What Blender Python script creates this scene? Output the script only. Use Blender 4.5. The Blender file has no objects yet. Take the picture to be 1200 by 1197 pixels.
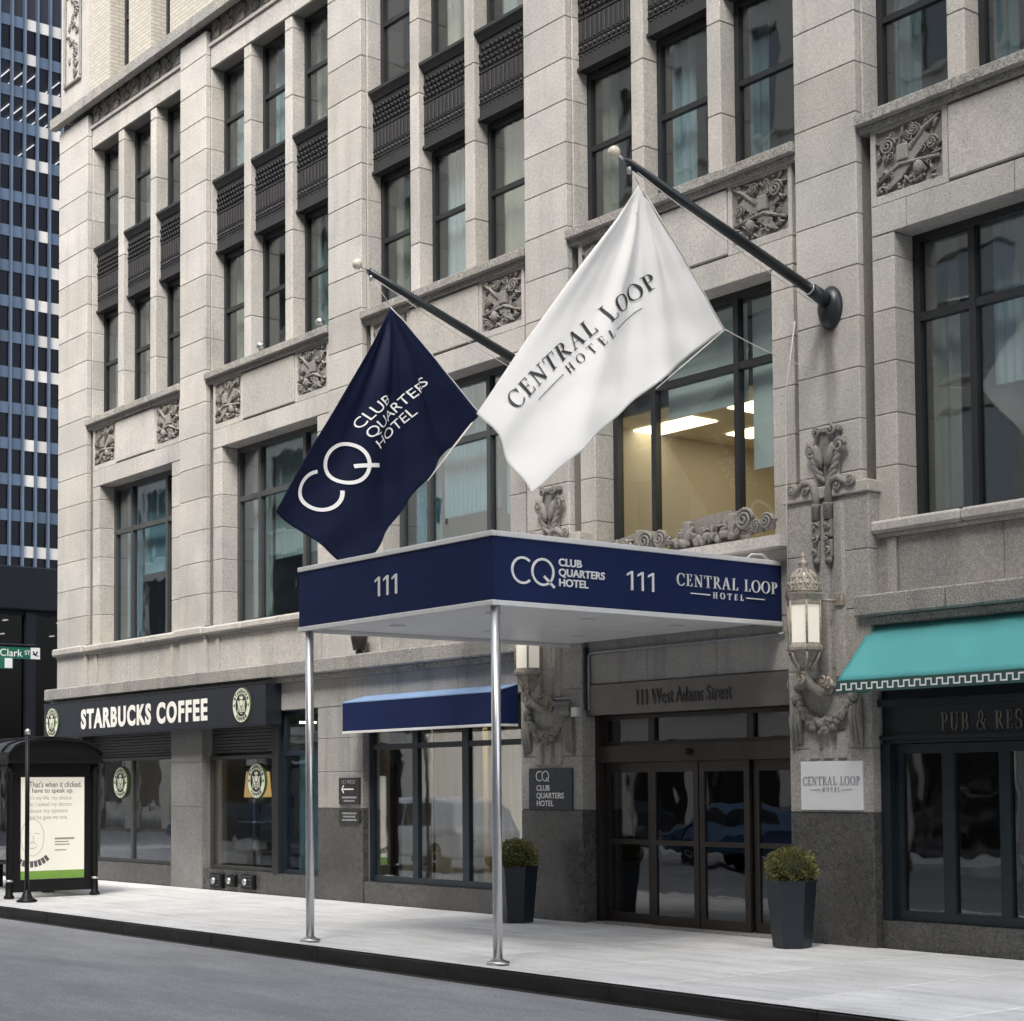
import bpy, bmesh, math, random
from mathutils import Vector, Matrix
rad = math.radians
random.seed(7)
scene = bpy.context.scene
COL = scene.collection

# ------------------------------------------------------------------ camera
yaw, tilt, roll = rad(51.44873), rad(2.70452), rad(-0.44643)
fwd = Vector((-math.sin(yaw)*math.cos(tilt), math.cos(yaw)*math.cos(tilt), math.sin(tilt)))
rgt = Vector((math.cos(yaw), math.sin(yaw), 0)); upv = rgt.cross(fwd)
R_ = rgt*math.cos(roll) + upv*math.sin(roll); U_ = upv*math.cos(roll) - rgt*math.sin(roll)
cam_d = bpy.data.cameras.new('camera'); cam = bpy.data.objects.new('camera', cam_d); COL.objects.link(cam)
m3 = Matrix((R_, U_, -fwd)).transposed()
cam.matrix_world = Matrix.Translation((18.2437581, -14.51003852, 1.75)) @ m3.to_4x4()
cam_d.sensor_fit = 'HORIZONTAL'; cam_d.sensor_width = 36
cam_d.lens = 36*2025.57/1200; cam_d.shift_y = (824.86-598.5)/1200
cam_d.clip_start = 0.1; cam_d.clip_end = 3000
scene.camera = cam

# ------------------------------------------------------------------ sky, sun, exposure
SUN = Vector((0.40, -0.50, 0.77)).normalized()
world = bpy.data.worlds.new('World'); scene.world = world; world.use_nodes = True
wn = world.node_tree; sky = wn.nodes.new('ShaderNodeTexSky'); sky.sky_type = 'NISHITA'; sky.sun_disc = False
sky.sun_elevation = math.asin(SUN.z); sky.sun_rotation = math.atan2(SUN.x, SUN.y)
sky.air_density = 1.0; sky.dust_density = 4.0; sky.ozone_density = 0.6
bg = wn.nodes['Background']; bg.inputs[1].default_value = 0.15
hs = wn.nodes.new('ShaderNodeHueSaturation'); hs.inputs['Saturation'].default_value = 0.35
wn.links.new(sky.outputs[0], hs.inputs['Color']); wn.links.new(hs.outputs[0], bg.inputs[0])
sd = bpy.data.lights.new('sun', 'SUN'); sd.energy = 1.9; sd.angle = rad(24); sd.color = (1, .95, .88)
so = bpy.data.objects.new('sun', sd); COL.objects.link(so); so.location = (30, -30, 60)
so.rotation_euler = SUN.to_track_quat('Z', 'Y').to_euler()
scene.view_settings.view_transform = 'Standard'; scene.view_settings.look = 'None'
scene.view_settings.exposure = 1.35; scene.view_settings.gamma = 1.0
scene.cycles.max_bounces = 8; scene.cycles.transparent_max_bounces = 16
scene.cycles.sample_clamp_indirect = 6.0; scene.cycles.caustics_reflective = False; scene.cycles.caustics_refractive = False
scene.cycles.use_denoising = True

# ------------------------------------------------------------------ materials
M = {}
class NT:
    def __init__(s, name):
        s.m = bpy.data.materials.new(name); s.m.use_nodes = True; s.t = s.m.node_tree; s.t.nodes.clear()
        s.out = s.n('ShaderNodeOutputMaterial')
    def n(s, typ, ins={}, **kw):
        nd = s.t.nodes.new(typ)
        for k, v in kw.items(): setattr(nd, k, v)
        for k, v in ins.items(): s.set(nd.inputs[k], v)
        return nd
    def set(s, sock, v):
        if isinstance(v, bpy.types.NodeSocket): s.t.links.new(v, sock)
        elif isinstance(v, (tuple, list)) and len(v) == 3 and sock.type == 'RGBA': sock.default_value = (*v, 1)
        else: sock.default_value = v
    def pos(s, sc=(1, 1, 1)):
        g = s.n('ShaderNodeNewGeometry'); return s.n('ShaderNodeMapping', {'Vector': g.outputs['Position'], 'Scale': sc}).outputs[0]
    def noise(s, scale, detail=3, sc=(1, 1, 1), rough=.55):
        return s.n('ShaderNodeTexNoise', {'Vector': s.pos(sc), 'Scale': scale, 'Detail': detail, 'Roughness': rough}).outputs[0]
    def ramp(s, fac, *stops):
        r = s.n('ShaderNodeValToRGB', {'Fac': fac}); e = r.color_ramp.elements
        while len(e) < len(stops): e.new(.5)
        for i, (p, c) in enumerate(stops):
            e[i].position = p; e[i].color = (*c, 1) if isinstance(c, tuple) else (c, c, c, 1)
        return r.outputs[0]
    def mix(s, fac, a, b, mode='MIX'):
        x = s.n('ShaderNodeMix', data_type='RGBA', blend_type=mode)
        s.set(x.inputs[0], fac); s.set(x.inputs[6], a); s.set(x.inputs[7], b); return x.outputs[2]
    def rnd(s, lo, hi):
        o = s.n('ShaderNodeObjectInfo'); return s.n('ShaderNodeMapRange', {'Value': o.outputs['Random'], 'To Min': lo, 'To Max': hi}).outputs[0]
    def bump(s, h, strength, dist=.01): return s.n('ShaderNodeBump', {'Height': h, 'Strength': strength, 'Distance': dist}).outputs[0]
    def pbr(s, **k):
        b = s.n('ShaderNodeBsdfPrincipled')
        for kk, v in k.items(): s.set(b.inputs[kk.replace('_', ' ')], v)
        s.t.links.new(b.outputs[0], s.out.inputs[0]); return b
def simple(name, col, rough=.5, metal=0., var=.12, scale=6., bump=0., bscale=60., rnd=0., spec=.5):
    t = NT(name); c = t.mix(t.noise(scale, 4), tuple(x*(1-var) for x in col), tuple(min(1, x*(1+var)) for x in col))
    if rnd: c = t.mix(1.0, c, t.n('ShaderNodeCombineColor', {0: t.rnd(1-rnd, 1+rnd), 1: t.rnd(1-rnd, 1+rnd), 2: t.rnd(1-rnd, 1+rnd)}).outputs[0], 'MULTIPLY')
    rr = t.n('ShaderNodeMapRange', {'Value': t.noise(scale*2.3, 3), 'To Min': max(.02, rough-.08), 'To Max': min(1, rough+.08)}).outputs[0]
    k = dict(Base_Color=c, Roughness=rr, Metallic=metal, Specular_IOR_Level=spec)
    if bump: k['Normal'] = t.bump(t.noise(bscale, 3), bump)
    t.pbr(**k); M[name] = t.m; return t.m
def stone(name, col, speck=.30, streak=.14, rough=.88, rnd=.06, fine=75., bump=.45, soot=.0):
    t = NT(name)
    base = t.mix(t.ramp(t.noise(fine, 2, rough=.7), (.32, 0.), (.68, 1.)), tuple(x*(1-speck) for x in col), tuple(x*(1+speck*.6) for x in col))
    base = t.mix(1.0, base, t.ramp(t.noise(fine*.33, 3, rough=.75), (.28, .80), (.72, 1.14)), 'MULTIPLY')
    c = t.mix(1.0, base, t.ramp(t.noise(1.1, 6, rough=.65), (.28, .82), (.72, 1.10)), 'MULTIPLY')
    c = t.mix(1.0, c, t.ramp(t.noise(2.2, 6, (1.3, 1.3, .14), .62), (.50, 1.), (.80, 1-streak*1.6)), 'MULTIPLY')
    c = t.mix(1.0, c, t.mix(t.ramp(t.noise(.55, 3), (.35, 0.), (.7, 1.)), (1, 1, 1.01), (1.03, .985, .94)), 'MULTIPLY')
    c = t.mix(1.0, c, t.ramp(t.noise(34., 2), (.66, 1.), (.74, .55)), 'MULTIPLY')
    c = t.mix(1.0, c, t.n('ShaderNodeCombineColor', {0: t.rnd(1-rnd, 1+rnd), 1: t.rnd(1-rnd, 1+rnd), 2: t.rnd(1-rnd*1.1, 1+rnd*1.1)}).outputs[0], 'MULTIPLY')
    if soot:   # rust and soot run below the two flagpole brackets
        p = t.n('ShaderNodeSeparateXYZ', {0: t.n('ShaderNodeNewGeometry').outputs['Position']}); wob = t.n('ShaderNodeMath', {0: t.noise(2.5, 4), 1: .22}, operation='MULTIPLY').outputs[0]
        z1 = t.n('ShaderNodeMapRange', {'Value': p.outputs[2], 'From Min': 5.6, 'From Max': 6.9}).outputs[0]; z2 = t.n('ShaderNodeMapRange', {'Value': p.outputs[2], 'From Min': 6.9, 'From Max': 7.0, 'To Min': 1., 'To Max': 0.}).outputs[0]
        zf = t.n('ShaderNodeMath', {0: z1, 1: z2}, operation='MULTIPLY').outputs[0]; tot = None
        for X in (5.70, .83):
            d = t.n('ShaderNodeMath', {0: t.n('ShaderNodeMath', {0: p.outputs[0], 1: wob}, operation='ADD').outputs[0], 1: X+.11}, operation='SUBTRACT').outputs[0]
            m = t.ramp(t.n('ShaderNodeMath', {0: d}, operation='ABSOLUTE').outputs[0], (.04, 1.), (.15, 0.)); tot = m if tot is None else t.mix(1.0, tot, m, 'ADD')
        c = t.mix(t.mix(1.0, t.mix(1.0, tot, zf, 'MULTIPLY'), (.95, .95, .95), 'MULTIPLY'), c, (.075, .066, .058))
    t.pbr(Base_Color=c, Roughness=rough, Normal=t.bump(t.noise(fine*.7, 4), bump, .008)); M[name] = t.m
def granite(name, a, b, c_, rough=.22, scale=55.):
    t = NT(name)
    v = t.n('ShaderNodeTexVoronoi', {'Vector': t.pos(), 'Scale': scale}); 
    sp = t.n('ShaderNodeSeparateColor', {0: v.outputs['Color']}).outputs[0]
    c = t.ramp(sp, (.15, a), (.5, b), (.9, c_))
    c = t.mix(1.0, c, t.ramp(t.noise(1.1, 5), (.3, .8), (.7, 1.15)), 'MULTIPLY')
    t.pbr(Base_Color=c, Roughness=t.ramp(t.noise(9., 4), (.3, rough*.7), (.75, rough*1.8))); M[name] = t.m
stone('limestone', (.512, .499, .474), soot=1, rnd=.10); stone('limestone_grey', (.40, .393, .375), .38, .30, rnd=.07); stone('sill_stone', (.355, .348, .328), .60, .25, fine=55.)
stone('carved_stone', (.27, .263, .245), .3, .3, bump=.5); stone('mortar', (.27, .26, .24), .2, .1)
granite('granite', (.035, .035, .035), (.075, .074, .071), (.145, .142, .134), .25, 105.); granite('granite_grey', (.15, .148, .144), (.22, .217, .21), (.31, .305, .295), .4, 110.)
simple('spandrel_metal', (.024, .023, .025), .6, .0, .35, 5., .3, 90.)
simple('frame_dark', (.018, .020, .023), .42, .0, .3); simple('frame_grey', (.055, .058, .06), .45, 0, .3); simple('frame_navy', (.012, .022, .034), .35, 0, .25)
simple('bronze', (.055, .048, .042), .40, .55, .35, 3.); simple('bronze_header', (.17, .16, .15), .38, .6, .3, 2.5)
simple('navy', (.012, .022, .078), .6, 0, .15, 1.5, .15, 300., spec=.12); simple('navy_flag', (.0038, .0078, .031), .5, 0, .15, 4., .25, 500., spec=.15); simple('navy_awning', (.010, .019, .075), .65, 0, .2, 2., .2, 300., spec=.15)
simple('blue_awning_top', (.22, .33, .53), .65, 0, .15, 3., .15, 300.)
simple('white_trim', (.70, .70, .70), .45, .0, .1); simple('white_letter', (.82, .82, .82), .45, 0, .04); simple('black_letter', (.02, .02, .022), .5, 0, .1)
simple('soffit', (.78, .78, .79), .35, .0, .08, 2.); simple('steel', (.62, .62, .63), .34, 1., .06, 4.); simple('iron_black', (.008, .008, .009), .42, .1, .3, spec=.3)
simple('pole_green', (.022, .028, .032), .35, .3, .3); simple('ivory_ball', (.62, .58, .48), .3, 0, .08); simple('rope', (.6, .58, .54), .8, 0, .15)
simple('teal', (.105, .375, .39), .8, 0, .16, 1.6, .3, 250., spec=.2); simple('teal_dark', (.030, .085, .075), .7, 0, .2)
simple('pub_dark', (.010, .017, .022), .35, 0, .25); simple('gold_letter', (.20, .175, .135), .5, .2, .25); simple('header_letter', (.10, .095, .09), .5, .4, .2)
simple('sign_black', (.012, .014, .022), .4, 0, .2, 1.5); simple('cream', (.74, .78, .60), .5, 0, .04); simple('cream_letter', (.92, .91, .85), .5, 0, .03); simple('logo_green', (.07, .17, .05), .5, 0, .1)
simple('flag_white', (.83, .815, .785), .75, 0, .03, 2., .2, 400.); simple('sign_navy', (.010, .022, .036), .3, 0, .15); simple('sign_white', (.72, .73, .75), .35, 0, .05); simple('grey_letter', (.28, .30, .33), .5, 0, .1); simple('plaque', (.045, .042, .038), .4, .4, .2)
simple('pot', (.010, .017, .024), .42, 0, .25); simple('soil', (.03, .022, .016), .95, 0, .3, 30.)
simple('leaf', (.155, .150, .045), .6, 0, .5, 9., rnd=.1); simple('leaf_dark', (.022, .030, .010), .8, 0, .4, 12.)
simple('room_wall', (.42, .38, .32), .85, 0, .08, 1.); simple('room_warm', (.70, .56, .32), .85, 0, .06, 1.); simple('room_floor', (.08, .07, .06), .7, 0, .2); simple('ceiling_tile', (.66, .60, .47), .8, 0, .05)
simple('curtain_beige', (.42, .37, .29), .9, 0, .15, 3.); simple('curtain_teal', (.20, .255, .26), .8, 0, .15, 2.); simple('curtain_white', (.64, .55, .44), .9, 0, .08, 2.); simple('blind', (.42, .50, .52), .6, 0, .06, 2.)
simple('lamp_metal', (.36, .32, .27), .5, .35, .75, 22., .4, 90.); simple('pipe', (.30, .32, .34), .45, .5, .2); simple('box_white', (.66, .66, .64), .5, 0, .08)
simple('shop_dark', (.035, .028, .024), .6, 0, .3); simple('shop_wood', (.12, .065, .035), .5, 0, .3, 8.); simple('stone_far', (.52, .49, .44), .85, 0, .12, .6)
simple('street_green', (.010, .115, .075), .4, 0, .1); simple('poster', (.80, .77, .68), .5, 0, .03, 2.); simple('poster_green', (.22, .42, .07), .5, 0, .1); simple('poster_grey', (.36, .35, .33), .5, 0, .03); simple('poster_ink', (.12, .115, .11), .5, 0, .05)
simple('car_blue', (.05, .105, .19), .18, .3, .05); simple('car_white', (.70, .70, .70), .2, 0, .04); simple('tyre', (.015, .015, .016), .8, 0, .2); simple('rim', (.4, .4, .42), .3, 1., .1)
simple('tower_mullion', (.070, .098, .145), .4, .35, .2, .5); simple('tower_panel', (.052, .080, .125), .35, .3, .25, .4, rnd=.16); simple('tower_panel_reflection', (.36, .355, .35), .45, .1, .22, .5, rnd=.16)  # the pale panel colour stands in for bright reflections on the spandrels
simple('tower_core', (.010, .013, .028), .6, 0, .2, .2); simple('dark_clad', (.005, .006, .010), .6, 0, .3, .5, spec=.15)

def emit(name, col, s):
    t = NT(name); e = t.n('ShaderNodeEmission', {'Color': col, 'Strength': s}); t.t.links.new(e.outputs[0], t.out.inputs[0]); M[name] = t.m
emit('downlight_glow', (1, .94, .85), 30.0); emit('light_lobby', (1, .85, .62), 6.0); emit('light_panel', (1, .86, .58), 2.6); emit('light_tube', (1, .82, .45), 2.2); emit('lobby_spot', (1, .9, .75), .8); emit('light_spot', (1, .9, .75), 4.)
def glass(name, tint=(.86, .90, .90), boost=1.8, base=.05, wob=.012, wsc=1.4):
    t = NT(name)
    h = t.noise(wsc, 2, (1, 1, .7)); nrm = t.bump(h, wob*3, .06)
    gi = t.n('ShaderNodeNewGeometry').outputs['Incoming']
    dt = t.n('ShaderNodeVectorMath', {0: gi, 1: nrm}, operation='DOT_PRODUCT').outputs['Value']; ab = t.n('ShaderNodeMath', {0: dt}, operation='ABSOLUTE').outputs[0]
    iv = t.n('ShaderNodeMath', {0: 1., 1: ab}, operation='SUBTRACT', use_clamp=True).outputs[0]; p5 = t.n('ShaderNodeMath', {0: iv, 1: 5.}, operation='POWER').outputs[0]
    f = t.n('ShaderNodeMath', {0: p5, 1: boost}, operation='MULTIPLY'); f2 = t.n('ShaderNodeMath', {0: f.outputs[0], 1: base}, operation='ADD', use_clamp=True)
    tr = t.n('ShaderNodeBsdfTransparent', {'Color': tint}); gl = t.n('ShaderNodeBsdfGlossy', {'Color': (.95, .97, 1.), 'Roughness': .015, 'Normal': nrm})
    mx = t.n('ShaderNodeMixShader', {0: f2.outputs[0], 1: tr.outputs[0], 2: gl.outputs[0]}); t.t.links.new(mx.outputs[0], t.out.inputs[0]); M[name] = t.m
glass('glass', (.80, .86, .87), 1., .13, .022); glass('glass_teal', (.74, .86, .90), 1., .18, .022); glass('glass_clear', (.93, .95, .93), 1., .05, .01); glass('glass_dark', (.55, .55, .54), 1., .13, .03); glass('lobby_glass', (.5, .5, .52), 1., .012, .0)
glass('glass_shop', (.86, .88, .87), 1., .24, .011, 1.3); glass('tower_glass', (.40, .45, .62), 1.0, .016, .0, .2)
t = NT('milk_glass'); t.pbr(Base_Color=t.mix(t.noise(7., 3), (.74, .70, .60), (.85, .82, .74)), Roughness=.35, Emission_Color=(1, .93, .78), Emission_Strength=.10); M['milk_glass'] = t.m
# asphalt, pavement, kerb, bricks
t = NT('asphalt'); a = t.mix(t.ramp(t.noise(48., 5, rough=.85), (.3, 0.), (.7, 1.)), (.125, .13, .138), (.43, .44, .46))
a = t.mix(1.0, a, t.ramp(t.noise(.7, 7, (.6, 1.6, 1), .68), (.3, .76), (.72, 1.2)), 'MULTIPLY')
a = t.mix(1.0, a, t.ramp(t.noise(2., 4, (.2, 1.6, 1)), (.35, .93), (.65, 1.05)), 'MULTIPLY')
t.pbr(Base_Color=a, Roughness=.8, Normal=t.bump(t.noise(140., 3), .5, .008)); M['asphalt'] = t.m
t = NT('concrete'); a = t.mix(t.ramp(t.noise(130., 2), (.3, 0.), (.7, 1.)), (.69, .692, .685), (.86, .862, .855))
a = t.mix(1.0, a, t.ramp(t.noise(1.1, 6), (.3, .86), (.7, 1.06)), 'MULTIPLY')
a = t.mix(1.0, a, t.ramp(t.noise(2.0, 6, (.35, 2.2, 1), .7), (.46, 1.), (.80, .66)), 'MULTIPLY')
a = t.mix(1.0, a, t.ramp(t.noise(5.5, 4, rough=.7), (.60, 1.), (.74, .86)), 'MULTIPLY')
a = t.mix(1.0, a, t.ramp(t.noise(17., 2), (.66, 1.), (.70, .66)), 'MULTIPLY')
a = t.mix(1.0, a, t.n('ShaderNodeCombineColor', {0: t.rnd(.91, 1.05), 1: t.rnd(.91, 1.05), 2: t.rnd(.905, 1.05)}).outputs[0], 'MULTIPLY')
t.pbr(Base_Color=a, Roughness=.85, Normal=t.bump(t.noise(90., 3), .25, .005)); M['concrete'] = t.m
t = NT('kerb_dark'); a = t.mix(t.ramp(t.noise(6., 6, (.3, 1, 1)), (.35, 0.), (.8, 1.)), (.012, .012, .012), (.045, .042, .038))
t.pbr(Base_Color=a, Roughness=.6, Normal=t.bump(t.noise(30., 4), .5, .01)); M['kerb_dark'] = t.m
t = NT('cream_brick'); g = t.n('ShaderNodeNewGeometry'); sx = t.n('ShaderNodeSeparateXYZ', {0: g.outputs['Position']})
add = t.n('ShaderNodeMath', {0: sx.outputs[0], 1: sx.outputs[1]}, operation='ADD'); cv = t.n('ShaderNodeCombineXYZ', {0: add.outputs[0], 1: sx.outputs[2], 2: 0.})
br = t.n('ShaderNodeTexBrick', {'Vector': cv.outputs[0], 'Color1': (.50, .475, .42), 'Color2': (.43, .405, .35), 'Mortar': (.30, .27, .23), 'Scale': 1., 'Mortar Size': .008, 'Brick Width': .22, 'Row Height': .075})
t.pbr(Base_Color=br.outputs[0], Roughness=.8, Normal=t.bump(br.outputs[1], -.6, .01)); M['cream_brick'] = t.m

# ------------------------------------------------------------------ mesh helpers
class MB:
    def __init__(s): s.v = []; s.f = []; s.sm = []
    def add(s, vs, fs, smooth=False):
        n = len(s.v); s.v += [tuple(p) for p in vs]; s.f += [tuple(i+n for i in f) for f in fs]; s.sm += [smooth]*len(fs); return s
    def box(s, x0, x1, y0, y1, z0, z1, b=0.):
        if b <= 0:
            v = [(x, y, z) for x in (x0, x1) for y in (y0, y1) for z in (z0, z1)]
            return s.add(v, [(0, 1, 3, 2), (4, 6, 7, 5), (0, 4, 5, 1), (2, 3, 7, 6), (0, 2, 6, 4), (1, 5, 7, 3)])
        b = min(b, (x1-x0)*.45, (y1-y0)*.45, (z1-z0)*.45)
        bm = bmesh.new(); bmesh.ops.create_cube(bm, size=1)
        for w in bm.verts: w.co = Vector((x0+(w.co.x+.5)*(x1-x0), y0+(w.co.y+.5)*(y1-y0), z0+(w.co.z+.5)*(z1-z0)))
        bmesh.ops.bevel(bm, geom=bm.edges[:], offset=b, segments=1, affect='EDGES')
        bm.verts.index_update(); s.add([w.co for w in bm.verts], [[w.index for w in f.verts] for f in bm.faces]); bm.free(); return s
    def prism(s, poly, d, cap=True):          # closed 3D polygon swept by vector d
        n = len(poly); d = Vector(d); v = [Vector(p) for p in poly] + [Vector(p)+d for p in poly]
        f = [(i, (i+1) % n, n+(i+1) % n, n+i) for i in range(n)]
        if cap: f += [tuple(range(n-1, -1, -1)), tuple(range(n, 2*n))]
        return s.add(v, f)
    def tube(s, pts, r, n=8, closed=False, cap=True):
        pts = [Vector(p) for p in pts]; k = len(pts); rs = r if isinstance(r, (list, tuple)) else [r]*k; V = []; F = []
        ref = None
        for i, p in enumerate(pts):
            a = pts[(i-1) % k] if (closed or i > 0) else p; b = pts[(i+1) % k] if (closed or i < k-1) else p
            tg = (b-a).normalized() if (b-a).length > 1e-9 else Vector((0, 0, 1))
            if ref is None: ref = Vector((0, 0, 1)) if abs(tg.z) < .9 else Vector((1, 0, 0))
            x = ref - tg*ref.dot(tg)
            if x.length < 1e-6: x = tg.orthogonal()
            x.normalize(); y = tg.cross(x); ref = x
            V += [p + (x*math.cos(2*math.pi*j/n) + y*math.sin(2*math.pi*j/n))*rs[i] for j in range(n)]
        for i in range(k if closed else k-1):
            i2 = (i+1) % k
            F += [(i*n+j, i*n+(j+1) % n, i2*n+(j+1) % n, i2*n+j) for j in range(n)]
        s.add(V, F, True)
        if cap and not closed: s.add(V[:n], [tuple(range(n-1, -1, -1))]); s.add(V[-n:], [tuple(range(n))])
        return s
    def lathe(s, prof, c=(0, 0, 0), n=16, axis=2, smooth=True, ph=0.):
        V = []; F = []; k = len(prof)
        for (r, h) in prof:
            for j in range(n):
                a = 2*math.pi*j/n+ph; p = [r*math.cos(a), r*math.sin(a), h]
                if axis == 1: p = [p[0], p[2], p[1]]
                if axis == 0: p = [p[2], p[0], p[1]]
                V.append((p[0]+c[0], p[1]+c[1], p[2]+c[2]))
        for i in range(k-1): F += [(i*n+j, i*n+(j+1) % n, (i+1)*n+(j+1) % n, (i+1)*n+j) for j in range(n)]
        s.add(V, F, smooth)
        if prof[0][0] > 1e-4: s.add(V[:n], [tuple(range(n-1, -1, -1))])
        if prof[-1][0] > 1e-4: s.add(V[-n:], [tuple(range(n))])
        return s
    def ball(s, c, rx, ry=None, rz=None, n=10, m=6, rot=None):
        ry = ry or rx; rz = rz or rx; V = []; F = []
        for i in range(m+1):
            th = math.pi*i/m
            for j in range(n):
                a = 2*math.pi*j/n; p = Vector((rx*math.sin(th)*math.cos(a), ry*math.sin(th)*math.sin(a), rz*math.cos(th)))
                if rot: p = rot @ p
                V.append(p+Vector(c))
        for i in range(m): F += [(i*n+j, (i+1)*n+j, (i+1)*n+(j+1) % n, i*n+(j+1) % n) for j in range(n)]
        return s.add(V, F, True)
    def grid(s, fn, nu, nv, smooth=True):
        V = [fn(i/nu, j/nv) for j in range(nv+1) for i in range(nu+1)]
        return s.add(V, [(j*(nu+1)+i, j*(nu+1)+i+1, (j+1)*(nu+1)+i+1, (j+1)*(nu+1)+i) for j in range(nv) for i in range(nu)], smooth)
    def xf(s, fn): s.v = [tuple(fn(Vector(p))) for p in s.v]; return s
    def mesh(s, name):
        me = bpy.data.meshes.new(name); me.from_pydata(s.v, [], s.f); me.polygons.foreach_set('use_smooth', s.sm)
        bm = bmesh.new(); bm.from_mesh(me); bmesh.ops.remove_doubles(bm, verts=bm.verts, dist=1e-6); bmesh.ops.recalc_face_normals(bm, faces=bm.faces); bm.to_mesh(me); bm.free()
        me.update(); return me
OFF = {}
def link(name, me, mat, parent=None, loc=(0, 0, 0)):
    o = bpy.data.objects.new(name, me); COL.objects.link(o)
    if me is not None and mat is not None and not me.materials: me.materials.append(M[mat])
    loc = Vector(loc)
    if parent is not None:
        o.parent = parent; loc = loc - OFF.get(parent.name, Vector())
    o.location = loc; OFF[o.name] = (OFF.get(parent.name, Vector()) if parent else Vector()) + loc
    return o
def obj(name, mb, mat, parent=None, loc=(0, 0, 0)): return link(name, mb.mesh(name), mat, parent, loc)
def thing(name, label, cat, loc=(0, 0, 0), group=None):
    o = link(name, None, None, None, loc); return tag(o, label, cat, group)
def tag(o, label, cat, group=None):
    o['label'] = label; o['category'] = cat
    if group: o['group'] = group
    return o
def struct(o): o['kind'] = 'structure'; return o
def part(name, mat, parent, *boxes, b=0.):
    mb = MB()
    for q in boxes: mb.box(*q, b=b)
    return obj(name, mb, mat, parent)
BC = {}
def block(name, mat, parent, x0, x1, y0, y1, z0, z1, b=.006, gap=.003):
    x0 += gap; x1 -= gap; z0 += gap; z1 -= gap
    k = (name, mat, round(x1-x0, 3), round(y1-y0, 3), round(z1-z0, 3))
    if k not in BC:
        w, d, h = k[2:]; BC[k] = MB().box(-w/2, w/2, -d/2, d/2, -h/2, h/2, b=b).mesh(name); BC[k].materials.append(M[mat])
    return link(name, BC[k], None, parent, ((x0+x1)/2, (y0+y1)/2, (z0+z1)/2))
def joints(z0, z1, base=5.13, step=.5625):
    zs = [z0]; z = base+step*math.ceil((z0+.12-base)/step)
    while z < z1-.12: zs.append(z); z += step
    return zs+[z1]

# ---- lettering
def tri_text(s, bold=0., shear=0., space=1.):
    cu = bpy.data.curves.new('text', 'FONT'); cu.body = s; cu.size = 1; cu.offset = bold; cu.space_character = space; cu.shear = shear; cu.resolution_u = 4
    o = bpy.data.objects.new('text', cu); COL.objects.link(o); bpy.context.view_layer.update()
    me = bpy.data.meshes.new_from_object(o.evaluated_get(bpy.context.evaluated_depsgraph_get()))
    v = [(p.co.x, p.co.y) for p in me.vertices]; f = [tuple(p.vertices) for p in me.polygons]
    bpy.data.objects.remove(o); bpy.data.curves.remove(cu); bpy.data.meshes.remove(me); return v, f
class Sh:
    def __init__(s): s.v = []; s.f = []
    def add(s, v, f): n = len(s.v); s.v += v; s.f += [tuple(i+n for i in q) for q in f]; return s
    def poly(s, *p): return s.add(list(p), [tuple(range(len(p)))])
    def rect(s, x0, x1, y0, y1): return s.poly((x0, y0), (x1, y0), (x1, y1), (x0, y1))
    def ring(s, cx, cy, ro, ryo, ri, ryi, a0=0., a1=360., n=40):
        V = []
        for i in range(n+1):
            a = rad(a0+(a1-a0)*i/n); V += [(cx+ro*math.cos(a), cy+ryo*math.sin(a)), (cx+ri*math.cos(a), cy+ryi*math.sin(a))]
        return s.add(V, [(2*i, 2*i+2, 2*i+3, 2*i+1) for i in range(n)])
    def bar(s, x0, y0, x1, y1, w):
        dx, dy = x1-x0, y1-y0; l = math.hypot(dx, dy); nx, ny = -dy/l*w/2, dx/l*w/2
        return s.poly((x0+nx, y0+ny), (x0-nx, y0-ny), (x1-nx, y1-ny), (x1+nx, y1+ny))
    def put(s, o, x, y, sx, sy=None): sy = sy or sx; return s.add([(x+p[0]*sx, y+p[1]*sy) for p in o.v], o.f)
    def box(s):
        xs = [p[0] for p in s.v]; ys = [p[1] for p in s.v]; return min(xs), max(xs), min(ys), max(ys)
    def fit(s, x0, x1, y0, y1):
        a, b, c, d = s.box(); s.v = [(x0+(p[0]-a)/(b-a)*(x1-x0), y0+(p[1]-c)/(d-c)*(y1-y0)) for p in s.v]; return s
def text(s, **k): return Sh().add(*tri_text(s, **k))
S_, H_ = .14, .045       # serif roman: stem and hairline widths
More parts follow.
